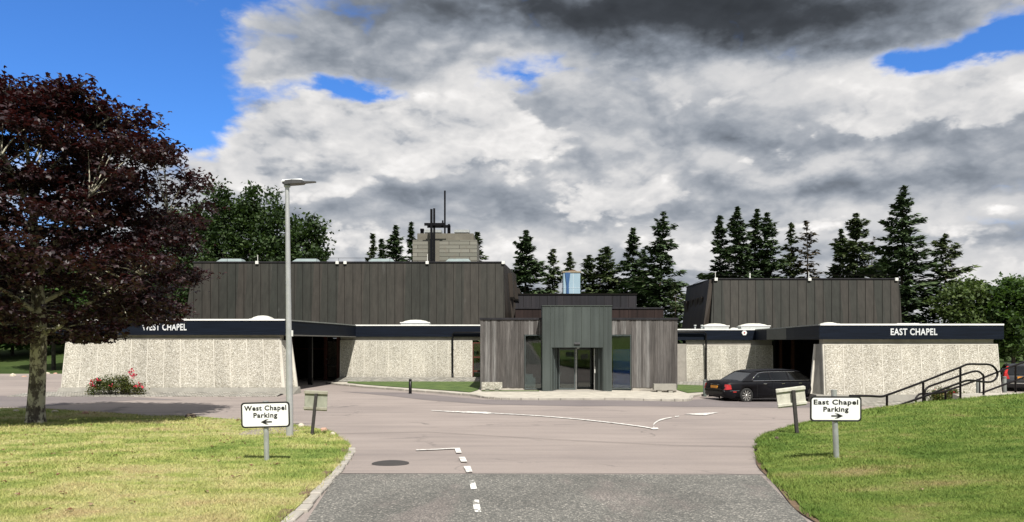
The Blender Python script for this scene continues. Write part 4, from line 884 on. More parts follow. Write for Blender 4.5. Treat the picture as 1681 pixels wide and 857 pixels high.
# ------------------------------------------------------------------ street furniture
# lamp column
lx, ly = GP(475.5, 717); lz = zl(lx, ly)
T = empty('street_lamp', (lx, ly, lz), 0, 'tall silver grey lamp column with a flat head, on the left lawn', 'street lamp')
ltop = Z(306, ly); ltx = X(471.5, ly)
mb = MB(); n = 12; mb.tube([(lx + (ltx - lx) * max(0, (t - .12) / .88), ly, lz - .1 + (ltop - lz + .1) * t) for t in (0, .14, .16, .5, 1)], [.085, .083, .078, .064, .048], 16); mb.build('column', 'column_grey', T)
mb = MB(); hh = lz + (ltop - lz) * .40; mb.box(lx + .06, lx + .085, ly - .06, ly + .0, hh, hh + .14); mb.build('number_tag', 'sign_white', T)
mb = MB(); z0 = ltop; mb.lathe((ltx, ly, z0 - .02), [(.07, 0), (.08, .04), (.06, .06)], 12); mb.build('collar', 'lamp_body', T)
def loft(mb, secs, mi=None, smooth=True):
    k = len(secs[0]); vs = [p for s in secs for p in s]
    mb.add(vs, [(i * k + j, i * k + (j + 1) % k, (i + 1) * k + (j + 1) % k, (i + 1) * k + j) for i in range(len(secs) - 1) for j in range(k)], mi, smooth)
    mb.add(secs[0], [tuple(range(k))], mi, False); mb.add(secs[-1], [tuple(range(k))], mi, False)
mb = MB(); secs = []
for dx_, w, zb_, zt_ in ((-.09, .09, .05, .09), (-.02, .13, .03, .12), (.15, .15, .045, .135), (.36, .14, .06, .13), (.42, .07, .075, .115), (.66, .045, .09, .115), (.68, .02, .095, .11)):
    secs.append([(ltx + dx_, ly - w, z0 + zb_), (ltx + dx_, ly + w, z0 + zb_), (ltx + dx_, ly + w, z0 + zt_), (ltx + dx_, ly - w, z0 + zt_)])
loft(mb, secs, smooth=False); hd = mb.build('lamp_head', 'lamp_dark', T)
mb = MB(); mb.hexa([(ltx - .1, ly - .13, z0 + .09), (ltx + .38, ly - .13, z0 + .125), (ltx + .38, ly + .13, z0 + .125), (ltx - .1, ly + .13, z0 + .09), (ltx - .08, ly - .1, z0 + .14), (ltx + .36, ly - .1, z0 + .165), (ltx + .36, ly + .1, z0 + .165), (ltx - .08, ly + .1, z0 + .14)]); mb.build('lamp_cover', 'lamp_top', hd)

# direction signs
def rrect(w, h, r, k=5):
    out = []
    for cx_, cz_, a0 in ((w / 2 - r, h / 2 - r, 0), (-w / 2 + r, h / 2 - r, 90), (-w / 2 + r, -h / 2 + r, 180), (w / 2 - r, -h / 2 + r, 270)):
        for i in range(k + 1): a = rad(a0 + 90 * i / k); out.append((cx_ + r * math.cos(a), cz_ + r * math.sin(a)))
    return out
def plate(mb, pl, y0, y1):
    n = len(pl); mb.add([(x, y0, z) for x, z in pl] + [(x, y1, z) for x, z in pl], [(i, (i + 1) % n, n + (i + 1) % n, n + i) for i in range(n)] + [tuple(range(n)), tuple(range(n, 2 * n))])
def direction_sign(bx, by, bz, l, r_, t, b_, post, tilt, words, right, label, poke):
    """plate given by its edges in tangents at distance by"""
    k = by / F; w, h = (r_ - l) * k, (b_ - t) * k; cx_, cz_ = X((l + r_) / 2, by), Z((t + b_) / 2, by)
    R = empty('direction_sign', (bx, by, bz), 0, label, 'sign', 'black and white chapel parking signs')
    tx = X(post, by)
    mb = MB(); zt_ = cz_ + h / 2 + poke; mb.tube([(bx, by + .05, bz - .15), (tx, by + .05, zt_)], .042, 16); mb.tube([(tx, by + .05, zt_ - .001), (tx, by + .05, zt_ + .012)], .045, 16); mb.build('post', 'galvanised', R)
    H = bpy.data.objects.new('sign_plate', None)
    mb = MB(); plate(mb, rrect(w, h, .055), 0, .008); p = mb.build('sign_plate', 'sign_black', R, local=True); p.location = (cx_ - bx, -.008, cz_ - bz); p.rotation_euler = (0, rad(tilt), 0)
    mb = MB(); plate(mb, rrect(w - .05, h - .05, .04), -.003, -.0002); q = mb.build('sign_face', 'sign_white', p, local=True)
    mb = MB(); mb.box(-w * .42, w * .42, .0085, .022, h * .22, h * .30); mb.box(-w * .42, w * .42, .0085, .022, -h * .30, -h * .22); mb.build('bracket', 'galvanised', p, local=True)
    for txt, zz, wd_ in ((words[0], .265, .865), (words[1], -.015, .49)):
        tm = text_mesh('lettering', txt, h * .27, 'sign_black', p, (0, 0, 0), bold=.0034, depth=.0012, space=1.12, width=w * wd_, cap=h * .185); tm.location = (0, -.0048, h * (zz - .005))
    s = 1 if right else -1; a = []; u = h * .085; cz2 = -h * .275
    mb = MB(); ax = w * .02
    sh = [(-s * .088, u * .32), (s * .02, u * .32), (-s * .035, u * 1.15), (s * .01, u * 1.15), (s * .095, 0), (s * .01, -u * 1.15), (-s * .035, -u * 1.15), (s * .02, -u * .32), (-s * .088, -u * .32)]
    plate(mb, [(x + ax, z + cz2) for x, z in sh], -.0060, -.0036); mb.build('arrow', 'sign_black', p, local=True)
    return R
sx_, sy_ = GP(436.5, 760); sy_ = 12.4; sx_ = X(436.5, sy_)
direction_sign(sx_, sy_, zl(sx_, sy_), 396, 476, 660, 702, 434.5, -1.5, ('West Chapel', 'Parking'), False, 'white sign reading West Chapel Parking with a left arrow on the left lawn', .0)
def on_lawn(px, py, zf):
    lo, hi = 3, 60
    for _ in range(50):
        m_ = (lo + hi) / 2
        if Z(py, m_) > zf(X(px, m_), m_): lo = m_
        else: hi = m_
    return X(px, lo), lo
ex_, ey_ = on_lawn(1376, 752, zr)
direction_sign(ex_, ey_, zr(ex_, ey_), 1329.5, 1414, 650.5, 692, 1371, .2, ('East Chapel', 'Parking'), True, 'white sign reading East Chapel Parking with a right arrow on the right lawn', .085)

# wooden boards seen from behind
def notice_board(px0_, px1_, py0_, py1_, base, tilt, mat_post, label, lean):
    bx, by = on_lawn(*base, zl if base[0] < 800 else zr); bz = (zl if base[0] < 800 else zr)(bx, by); k = by / F
    R = empty('notice_board', (bx, by, bz), 0, label, 'notice board', 'small boards on posts seen from behind')
    cx_, cz_ = X((px0_ + px1_) / 2, by) - bx, Z((py0_ + py1_) / 2, by) - bz; w, h = (px1_ - px0_) * k, (py1_ - py0_) * k
    mb = MB(); s = .033; tx = cx_ + lean
    mb.hexa([(-s, -s, -.1), (s, -s, -.1), (s, s, -.1), (-s, s, -.1), (tx - s, -s, cz_ + h * .36), (tx + s, -s, cz_ + h * .36), (tx + s, s, cz_ + h * .36), (tx - s, s, cz_ + h * .36)]); mb.build('post', mat_post, R, local=True)
    pb = MB(); pb.box(-w / 2, w / 2, .045, .065, -h / 2, h / 2); p = pb.build('board', 'board_back' if base[0] < 800 else 'board_pale', R, local=True, bevel=.006); p.location = (cx_, 0, cz_); p.rotation_euler = (0, rad(tilt), 0)
    for zz, hh_ in ((h * .5 - .045, .035), (-h * .5 + .055, .03)):
        mb = MB(); mb.box(-w / 2 - .01, w / 2 + .01, .005, .044, zz - hh_, zz + hh_); mb.build('batten', 'board_batten' if base[0] < 800 else 'board_pale', p, local=True, bevel=.006)
    return R
concrete('board_pale', (0.52, 0.51, 0.44), 4); concrete('board_back', (0.30, 0.31, 0.25), 4); concrete('board_batten', (0.30, 0.29, 0.23), 3)
simple('post_dark', (0.035, 0.032, 0.030), 0.7, var=.3, scale=12)
notice_board(499, 536.5, 641.5, 674.5, (511.5, 714), 2.5, 'post_dark', 'small greenish board on a dark post beside the lamp column, seen from behind', .02)
notice_board(1276.5, 1323.5, 636, 668, (1309, 711), -7, 'post_dark', 'leaning weathered board on a crooked post on the right lawn, seen from behind', .03)

# bollards
def bollard(x, y, z, h, r, mat, label, cap='black_paint', grp=None):
    R = empty('bollard', (x, y, z), 0, label, 'bollard', grp)
    mb = MB(); mb.lathe((0, 0, 0), [(r * 1.05, -.05), (r, .02), (r, h - .12), (r * .86, h - .115), (r * .86, h - .09)], 14); mb.build('shaft', mat, R, local=True)
    mb = MB(); mb.lathe((0, 0, h - .088), [(r, 0), (r, .05), (r * .8, .08), (0, .09)], 14); mb.build('cap', cap, R, local=True)
bx = GP(673.5, 646.5)
bollard(bx[0], bx[1], G(*bx), .72, .075, 'black_paint', 'black bollard standing at the kerb of the left grass strip', grp='bollards around the chapels')
simple('bollard_green', (.09, .11, .10), .6); simple('bollard_grey', (.12, .13, .12), .6)
bollard(X(1157, 36.9), 36.9, G(9.3, 36.9) + .05, .78, .085, 'bollard_green', 'grey green bollard just behind the rear of the black limousine', 'bollard_grey', 'bollards around the chapels')
bollard(X(1606, 33), 33, G(18.8, 33), 1.18, .09, 'bollard_grey', 'pale grey post behind the railings in front of the east wall', 'bollard_grey', 'bollards around the chapels')
bollard(X(1649, 39.5), 39.5, G(25, 39.5), 1.0, .10, 'bollard_grey', 'dark grey bollard at the rear corner of the parked estate car', 'bollard_grey', 'bollards around the chapels')

# stone troughs
def trough(l, r_, base, top, label):
    y = PY - .55; x0, x1 = X(l, y), X(r_, y); z0, z1 = G(x0, y) + .09, Z(top, y); R = empty('planter', ((x0 + x1) / 2, y, z0), 0, label, 'planter', 'stone troughs against the timber cladding')
    mb = MB(); zc = z0 + .10; t_ = .07
    mb.box(x0, x1, y - .2, y - .2 + t_, zc, z1); mb.box(x0, x1, y + .2 - t_, y + .2, zc, z1); mb.box(x0, x0 + t_, y - .2 + t_, y + .2 - t_, zc, z1); mb.box(x1 - t_, x1, y - .2 + t_, y + .2 - t_, zc, z1); mb.box(x0 + t_, x1 - t_, y - .2 + t_, y + .2 - t_, zc, z1 - .06)
    mb.build('trough', 'aggregate' if l < 900 else 'concrete_grey', R)
    for xa in (x0 + .28, x1 - .28): mb = MB(); mb.box(xa - .1, xa + .1, y - .17, y + .17, z0 - .04, zc - .002); mb.build('foot', 'concrete_grey', R)
trough(791, 824.5, 643, 627.5, 'pebbled stone trough in front of the left timber wall')
trough(1072.5, 1109, 646, 630, 'plain grey stone trough in front of the right timber wall')

# cabinet behind the left window
y = PY + .35; R = empty('cabinet', (X(869, y), y, .06), 0, 'light grey box cabinet inside the left window of the entrance', 'cabinet')
mb = MB(); mb.box(X(862.5, y), X(875, y), y, y + .5, .22, Z(614, y)); mb.build('body', 'cabinet', R, bevel=.01); mb = MB(); mb.box(X(875, y) + .003, X(879, y), y + .05, y + .45, .22, Z(620, y)); mb.build('side_panel', 'cabinet', R)
mb = MB(); mb.box(X(863, y), X(878, y), y + .1, y + .4, .06, .218); mb.build('base', 'aluminium', R)

# handrails by the steps
def rail_obj(label, paths, posts, Y0, slope, cat='handrail'):
    """paths in tangents at depth Y0 + slope * (px - 1450)"""
    D = lambda px: Y0 + slope * (px - 1450)
    def W3(p): d = D(p[0]); return (X(p[0], d), d, Z(p[1], d))
    R = empty('handrail', W3((posts[0][0], posts[0][2])), 0, label, cat, 'black tubular handrails beside the steps')
    for pth in paths: mb = MB(); mb.tube(spline([W3(p) for p in pth], 5), .036, 10); mb.build('rail', 'rail_paint', R)
    for px, ya, yb_, *w in posts:
        d = D(px); mb = MB(); mb.tube([(X(px, d), d, Z(yb_, d) - .25), (X(px, d), d, Z(ya, d))], w[0] if w else .036, 10); mb.build('post', 'rail_paint', R)
rail_obj('nearest black handrail with an upper and lower rail joined by a rounded end',
    [[(1395, 650), (1425, 650), (1446, 651), (1456, 648.5), (1480, 640), (1516, 626.5), (1550, 613), (1575, 603.5), (1585, 599), (1593, 597.8), (1610, 598), (1624, 598.6), (1632, 603), (1637, 611), (1636, 620), (1629, 626), (1620, 627.3), (1608, 626), (1598, 624.6), (1586, 625), (1576, 628.5), (1550, 638), (1517, 651), (1480, 664), (1457, 673), (1448, 676), (1430, 675.5), (1395, 674.5)]],
    [(1456, 648.5, 681.5), (1515.5, 626.5, 670), (1576.5, 603, 661)], 23.6, .0135)
rail_obj('short middle black hoop handrail between the two longer ones',
    [[(1518, 668), (1518, 650), (1518.5, 642), (1523, 636), (1532, 632), (1560, 622.5), (1585, 613.5), (1598, 609.8), (1606, 610), (1612, 614), (1614.5, 620), (1614.5, 655)]],
    [(1518, 642, 669)], 24.6, .0135)
rail_obj('farthest black handrail climbing past the parked estate car',
    [[(1513, 669), (1506, 664), (1503, 657), (1506, 650), (1513, 646.3), (1535, 645.5), (1552, 642), (1580, 632.5), (1608, 622.5), (1636, 611.5), (1660, 602), (1681, 594.5), (1760, 566)], [(1570, 659.5), (1600, 649.5), (1640, 634.5), (1665, 625.5), (1681, 619.5), (1760, 591)]],
    [(1552, 642, 664), (1608, 622.5, 656, .022), (1667, 600, 652)], 25.5, .0135)
for i, px in enumerate((1520, 1542, 1564, 1586)):                                 # the steps behind the verge
    d = 25.4 + i * .30; xa = X(px, d); mb = MB(); mb.box(xa, xa + 1.6, d - .3, d + 1.2, G(xa, d) - .1, G(xa, d) + .06 + .09 * i); tag(mb.build('step', 'concrete', None), kind='structure')

# ------------------------------------------------------------------ cars
def wheel(parent, x, y, r, w, side, spokes=10):
    o = bpy.data.objects.new('wheel', None); o.empty_display_size = .1; link(o, parent, (x, y, r))
    mb = MB(); mb.lathe((0, 0, 0), [(r * .70, -w / 2), (r * .93, -w / 2), (r, -w * .35), (r, w * .35), (r * .93, w / 2), (r * .70, w / 2)], 40, axis='y', cap=False); mb.build('tyre', 'rubber', o, local=True)
    mb = MB(); s = side; mb.lathe((0, 0, 0), [(r * .71, -w * .45), (r * .71, w * .45), (r * .66, w * .46), (r * .63, w * .2), (r * .63, -w * .2)], 36, axis='y', cap=False)
    for i in range(spokes):
        a = 2 * math.pi * i / spokes; ca, sa = math.cos(a), math.sin(a); q = []
        for yy_ in (s * w * .28, s * w * .42):
            for rr_, hw in ((r * .10, r * .035), (r * .66, r * .075)):
                q.append([(rr_ * ca - hw * sa * k_, yy_, rr_ * sa + hw * ca * k_) for k_ in (-1, 1)])
        p = [q[0][0], q[0][1], q[1][1], q[1][0], q[2][0], q[2][1], q[3][1], q[3][0]]; mb.hexa(p)
    mb.lathe((0, s * w * .25, 0), [(r * .15, 0), (r * .15, s * w * .2), (0, s * w * .22)], 14, axis='y'); mb.build('rim', 'alloy', o, local=True)
    mb = MB(); mb.lathe((0, 0, 0), [(r * .62, -w * .1), (r * .62, w * .1)], 24, axis='y'); mb.build('brake_disc', 'rubber', o, local=True)
    return o
def car(name, loc, rz, label, paint, L, Wd, secs, gh, wheels, lights, rwheel=.35, group=None):
    R = empty(name, loc, rz, label, 'car', group); hw = Wd / 2
    mb = MB(); S_ = []
    for x, w, zb_, zs, zt_, crown in secs:          # half cross-section, mirrored
        half = [(w * .80, zb_), (w * .955, zb_ + .06), (w * .985, zb_ + .18), (w, (zb_ + zs) / 2 + .02), (w * .985, zs - .08), (w * .955, zs), (w * .84, zt_ - .01), (w * .5, zt_ + crown * .6), (0, zt_ + crown)]
        S_.append([(x, -a, z) for a, z in half] + [(x, a, z) for a, z in reversed(half[:-1])])
    loft(mb, S_); body = mb.build('body', paint, R, local=True)
    # wheel arches cut out
    cut = MB()
    for wx in wheels: cut.lathe((wx, 0, rwheel), [(rwheel * 1.13, -hw - .2), (rwheel * 1.13, hw + .2)], 36, axis='y')
    co = cut.build('cut', paint, None, local=True); co.parent = R
    md = body.modifiers.new('b', 'BOOLEAN'); md.object = co; md.operation = 'DIFFERENCE'; md.solver = 'EXACT'
    bpy.context.view_layer.update()
    me = bpy.data.meshes.new_from_object(body.evaluated_get(bpy.context.evaluated_depsgraph_get())); body.modifiers.clear(); body.data = me; bpy.data.objects.remove(co)
    # greenhouse: belt outline and roof outline
    (xr0, xr1, xf1, xf0, zb_, zr_, wb, wr) = gh
    mb = MB(); n = 9; secs2 = []
    for i in range(n):
        t = i / (n - 1); e = math.sin(t * math.pi / 2)
        wv = wb + (wr - wb) * t; secs2.append((xr0 + (xr1 - xr0) * t, xf0 + (xf1 - xf0) * t, wv, zb_ + (zr_ - .06 - zb_) * t))
    vs = []; 
    for a, c, w, z in secs2: vs += [(a, -w * .90, z), (a + .10, -w, z), (c - .16, -w, z), (c, -w * .86, z), (c, w * .86, z), (c - .16, w, z), (a + .10, w, z), (a, w * .90, z)]
    k = 8; mb.add(vs, [(i * k + j, i * k + (j + 1) % k, (i + 1) * k + (j + 1) % k, (i + 1) * k + j) for i in range(n - 1) for j in range(k)], smooth=False)
    mb.build('window_glass', 'car_glass', R, local=True)
    mb = MB(); rs = []
    for t, zz, wk in ((0, -.075, 1.0), (.03, -.03, .985), (.10, .0, .96), (.25, .022, .95), (.5, .03, .95), (.75, .022, .95), (.9, .0, .96), (.97, -.03, .985), (1, -.075, 1.0)):
        xx = xr1 - .05 + (xf1 - xr1 + .10) * t; w = wr * 1.02 * wk; rs.append([(xx, -w, zr_ + zz - .05), (xx, -w * .97, zr_ + zz - .012), (xx, -w * .75, zr_ + zz + .012), (xx, 0, zr_ + zz + .022), (xx, w * .75, zr_ + zz + .012), (xx, w * .97, zr_ + zz - .012), (xx, w, zr_ + zz - .05), (xx, 0, zr_ + zz - .06)])
    loft(mb, rs); mb.build('roof', paint, R, local=True)
    return R, (lambda t, s, z: None)
# the black limousine under the east canopy
PH = rad(19.0)
cl = (9.55, 33.72)                                          # rear right corner of the bumper
d_ = Vector((math.cos(PH), math.sin(PH))); nl = Vector((-math.sin(PH), math.cos(PH)))
org_ = Vector(cl) + nl * .92
LIM, _ = car('limousine', (org_.x, org_.y, G(org_.x + 3, org_.y + 1) - .0), PH, 'black stretched limousine backed half out from under the east chapel canopy', 'car_black', 6.2, 1.86,
    [(0.0, .70, .42, .60, .66, .02), (.05, .84, .30, .70, .80, .02), (.14, .89, .24, .86, .96, .02), (.30, .91, .22, .92, 1.0, .02), (.8, .925, .20, .94, 1.01, .02), (1.25, .93, .20, .95, 1.01, .02), (2.5, .93, .20, .94, .99, .0), (4.2, .93, .20, .92, .97, .0), (4.9, .93, .20, .88, .95, .02), (5.6, .91, .21, .80, .86, .03), (6.0, .86, .24, .68, .74, .02), (6.18, .70, .32, .56, .60, .0)],
    (0.88, 1.62, 4.20, 4.85, .985, 1.455, .885, .66), (1.12, 5.15), None, rwheel=.345)
for wx in (1.12, 5.15):
    for s in (-1, 1): wheel(LIM, wx, s * .80, .345, .23, s)
def strip3(mb, pts, r): mb.tube(pts, r, 6)
def side_pt(x, t, s, zb_=.985, zr_=1.395, wb=.885, wr=.66): return (x, s * (wb + (wr - wb) * t + .012), zb_ + (zr_ - zb_) * t)
for s in (-1, 1):
    mb = MB(); strip3(mb, [side_pt(4.55, .0, s), side_pt(2.8, .02, s), side_pt(1.48, .03, s), side_pt(1.40, .12, s), side_pt(1.62, .5, s), side_pt(1.85, .85, s), side_pt(2.15, .97, s), side_pt(3.0, 1.0, s), side_pt(3.9, .98, s)], .012); mb.build('window_trim', 'chrome', LIM, local=True)
    for xa, xb in ((2.42, 2.50), (3.42, 3.50)):
        mb = MB(); q = [side_pt(xa, 0, s), side_pt(xb, 0, s), side_pt(xb, 1, s), side_pt(xa, 1, s)]; mb.hexa([(a, b_ - s * .03, c) for a, b_, c in q] + q); mb.build('pillar', 'car_black', LIM, local=True)
    mb = MB(); q = [side_pt(.92, 0, s), side_pt(1.42, 0, s), side_pt(1.86, .9, s), side_pt(1.58, 1, s)]; mb.hexa([(a, b_ - s * .05, c) for a, b_, c in q] + [(a, b_ + s * .002, c) for a, b_, c in q]); mb.build('rear_pillar', 'car_black', LIM, local=True)
    for xh in (2.0, 3.0, 3.95): mb = MB(); mb.box(xh, xh + .17, *sorted((s * .915, s * .955)), .84, .875); mb.build('door_handle', 'chrome', LIM, local=True, bevel=.008)
    mb = MB(); mb.hexa([(.02, s * .74, .62), (.30, s * .80, .64), (.30, s * .935, .64), (.05, s * .875, .62), (.07, s * .73, .86), (.26, s * .78, .84), (.26, s * .92, .84), (.10, s * .855, .86)]); mb.build('tail_light', 'tail_red', LIM, local=True)
    mb = MB(); mb.box(.38, .56, *sorted((s * .912, s * .922)), .50, .54); mb.build('side_marker', 'tail_red', LIM, local=True)
    mb = MB(); strip3(mb, [(.10, s * .86, .57), (.35, s * .925, .57), (.70, s * .935, .58)], .008); mb.build('bumper_trim', 'chrome', LIM, local=True)
    for xd in (1.66, 2.52, 3.5, 4.45): mb = MB(); mb.box(xd, xd + .008, *sorted((s * .90, s * .931)), .28, .93); mb.build('door_gap', 'rubber', LIM, local=True)
mb = MB(); mb.box(-.015, .03, -.25, .25, .665, .775); mb.build('number_plate', 'plate_yellow', LIM, local=True)
mb = MB(); mb.box(.03, .08, -.32, .32, .82, .845); mb.build('boot_trim', 'chrome', LIM, local=True)
for s in (-1, 1): mb = MB(); mb.tube([(.02, s * .5, .27), (.3, s * .5, .27)], .045, 12); mb.build('exhaust', 'chrome', LIM, local=True)
mb = MB(); mb.box(.5, 5.8, -.7, .7, .19, .25); mb.build('underside', 'rubber', LIM, local=True)
mb = MB(); mb.box(1.9, 2.3, -.6, .6, .5, 1.12); mb.build('rear_seat', 'rubber', LIM, local=True)
for s in (-.35, .35): mb = MB(); mb.box(2.0, 2.12, s - .13, s + .13, 1.13, 1.28); mb.build('headrest', 'plaster', LIM, local=True, bevel=.03)

# estate car at the right edge
EC, _ = car('estate_car', (28.55, 42.2, G(26, 43)), rad(63), 'dark grey estate car with tall red tail lights parked at the right edge', 'car_grey', 4.7, 1.86,
    [(0.0, .80, .38, .60, .64, .0), (.04, .89, .28, .80, .86, .0), (.16, .92, .22, .92, .96, .0), (.8, .93, .20, .94, .98, .0), (2.5, .93, .20, .93, .97, .0), (3.4, .93, .20, .90, .95, .02), (4.2, .90, .22, .80, .86, .02), (4.6, .80, .26, .66, .72, .02), (4.7, .65, .35, .55, .6, 0)],
    (0.10, .55, 2.5, 3.3, .96, 1.50, .88, .68), (.95, 3.75), None, rwheel=.34)
for wx in (.95, 3.75):
    for s in (-1, 1): wheel(EC, wx, s * .80, .34, .22, s, 7)
for s in (-1, 1):
    mb = MB(); mb.hexa([(.0, s * .62, .72), (.0, s * .90, .72), (.22, s * .95, .74), (.22, s * .62, .74), (.03, s * .72, 1.02), (.03, s * .86, 1.02), (.20, s * .9, 1.02), (.20, s * .72, 1.02)]); mb.hexa([(.03, s * .74, 1.022), (.03, s * .87, 1.022), (.20, s * .9, 1.022), (.20, s * .74, 1.022), (.36, s * .62, 1.42), (.36, s * .72, 1.42), (.5, s * .74, 1.42), (.5, s * .62, 1.42)]); mb.build('tail_light', 'tail_red', EC, local=True)
    mb = MB(); mb.tube([(.7, s * .62, 1.56), (2.4, s * .62, 1.57)], .018, 6); mb.build('roof_rail', 'aluminium', EC, local=True)
mb = MB(); mb.box(-.015, .01, -.26, .26, .74, .86); mb.build('number_plate', 'plate_yellow', EC, local=True)
mb = MB(); mb.box(-.03, .02, -.62, .62, .45, .50); mb.build('bumper_trim', 'alloy', EC, local=True)
mb = MB(); mb.box(.5, 4.3, -.7, .7, .19, .25); mb.build('underside', 'rubber', EC, local=True)

# ------------------------------------------------------------------ vegetation
def rand_basis(rg, n, flat=0.0):
    """n random orthonormal pairs; flat pulls the leaf normals towards up"""
    nrm = rg.normal(size=(n, 3)); nrm[:, 2] = np.abs(nrm[:, 2]) + flat; nrm /= np.linalg.norm(nrm, axis=1, keepdims=True)
    u = np.cross(nrm, rg.normal(size=(n, 3))); u /= np.linalg.norm(u, axis=1, keepdims=True); v = np.cross(nrm, u); return u, v, nrm
def leaf_quads(rg, c, size, flat=0.3, aspect=0.6):
    n = len(c); u, v, w = rand_basis(rg, n, flat); s = (size * rg.uniform(.6, 1.3, n))[:, None]
    return np.stack([c - u * s, c + v * s * aspect + w * s * .15, c + u * s, c - v * s * aspect + w * s * .15], 1)
def maple_leaves(rg, c, size, flat=1.0):
    """three folded lobes per leaf, sharing the stalk point"""
    n = len(c); u, v, w = rand_basis(rg, n, flat); s = (size * rg.uniform(.65, 1.25, n))[:, None]; out = []
    for a, L, wd in ((0, 1.15, .36), (1.05, .95, .30), (-1.05, .95, .30)):
        d = u * math.cos(a) + v * math.sin(a); e = -u * math.sin(a) + v * math.cos(a); dr_ = w * (-.18 * abs(a) - .05)
        out.append(np.stack([c, c + (d * .55 + e * wd) * L * s, c + (d + dr_ * 1.6) * L * s, c + (d * .55 - e * wd) * L * s], 1))
    return np.concatenate(out, 0)
def limb(mb, a, b_, r0, r1, rr, sag=0.0, n=5, k=6):
    a, b_ = Vector(a), Vector(b_); L = (b_ - a).length; pts = []; off = Vector((0, 0, 0))
    for i in range(n + 1):
        t = i / n; off += Vector((rr.uniform(-1, 1), rr.uniform(-1, 1), rr.uniform(-1, 1))) * L * .028 * (0 < i < n)
        pts.append(a.lerp(b_, t) + off * (1 - t) * 1.0 + Vector((0, 0, math.sin(t * math.pi) * sag)))
    mb.tube(pts, [r0 + (r1 - r0) * (i / n) ** .8 for i in range(n + 1)], k, caps=False)
    return pts

# --- the copper maple on the left lawn
def copper_maple():
    rr = random.Random(11); rg = np.random.default_rng(11)
    tx, ty = GP(58.5, 697); tz = zl(tx, ty)
    R = empty('maple_tree', (tx, ty, tz), 0, 'large copper leaved maple with a pale lichened trunk on the left lawn', 'tree')
    mb = MB()
    spine = [(tx, ty, tz - .15), (tx - .0, ty, tz + .08), (tx + .01, ty, tz + .5), (tx + .06, ty, tz + 1.4), (tx + .09, ty, tz + 2.3), (tx + .07, ty + .05, tz + 3.2), (tx - .05, ty + .1, tz + 4.6), (tx - .15, ty + .1, tz + 6.4), (tx - .3, ty, tz + 8.4)]
    mb.tube(spine, [.34, .27, .235, .215, .21, .19, .14, .09, .035], 16)
    # crown clumps: centres spread through an uneven dome
    env = [(2.4, 2.6), (3.0, 4.2), (4.0, 4.6), (5.4, 4.4), (6.6, 4.2), (7.8, 3.7), (8.8, 2.9), (9.5, 1.9), (10.0, 0.9)]     # height, reach
    def reach(z, ang):
        for (z0, r0), (z1, r1) in zip(env, env[1:]):
            if z <= z1: r = r0 + (r1 - r0) * (z - z0) / (z1 - z0); break
        else: r = 0.3
        return r * (1 + .13 * math.sin(3 * ang + z * .9) + .09 * math.sin(7 * ang - z * 2.1))
    cl = []; tries = 0
    while len(cl) < 470 and tries < 20000:
        tries += 1; z = rr.uniform(2.5, 10.0); ang = rr.uniform(0, 2 * math.pi); R_ = max(.2, reach(z, ang)); rad_ = R_ * math.sqrt(rr.uniform(.03, 1))
        p = Vector((tx - .15 + rad_ * math.cos(ang), ty + .0 + rad_ * math.sin(ang), z + .12 * (rad_ - 2)))
        if z < 3.4 and rad_ < .9: continue
        if rad_ < R_ * .45 and rr.random() < .6: continue
        if math.sin(p.x * 2.1 + p.z * .9) * math.sin(p.z * 2.6 + p.y * .8) + .6 * math.sin(p.y * 2.3 - p.z * 1.7) > .72: continue
        if all((p - q).length > .46 for q in cl): cl.append(p)
    # limbs: main forks, then each clump hangs on its nearest fork
    forks = []
    for i in range(17):
        t = i / 16; zz = tz + 2.5 + t * 5.0; ang = i * 2.4 + rr.uniform(-.3, .3); z_end = zz + 1.2 + rr.uniform(0, 1.1); Lr = reach(min(z_end, 10), ang) * .72
        sp = Vector((tx + .07 - .22 * t, ty + .07, zz)); e = Vector((tx + Lr * math.cos(ang), ty + Lr * math.sin(ang), z_end))
        forks += limb(mb, sp, e, .085 * (1 - t * .5), .028, rr, .15, 7, 7)[1:]
    for c in cl:
        f = min(forks, key=lambda q: (q - c).length + max(0, q.z - c.z) * 1.2); limb(mb, f, c, .024, .007, rr, .08, 3, 4)
    mb.build('trunk', 'bark_maple', R)
    pts = []
    for c in cl:
        k = rr.randint(80, 150); sp = rr.uniform(.24, .42); q = rg.normal(size=(k, 3)) * (sp, sp, sp * .34); pts.append(q + np.array(c))
        for _ in range(rr.randint(1, 3)):       # little sprays leaving the clump
            d = Vector((c.x - tx, c.y - ty, rr.uniform(-.6, 1.2))).normalized() * rr.uniform(.35, .8); d.rotate(Matrix.Rotation(rr.uniform(-.9, .9), 3, 'Z')); tt = rg.uniform(0, 1, 16)[:, None]
            pts.append(np.array(c) + tt * np.array(d) + rg.normal(size=(16, 3)) * .09)
    pts = np.concatenate(pts); pts = pts[pts[:, 2] > np.where(pts[:, 0] - tx > 2.7 - .475 * (pts[:, 1] - ty), 3.08 + .08 * np.sin(pts[:, 0] * 5), 2.5)]
    np_mesh('crown', maple_leaves(rg, pts, .105, 1.1), 4, 'leaf_maple', R)
    return tx, ty
mtx, mty = copper_maple()

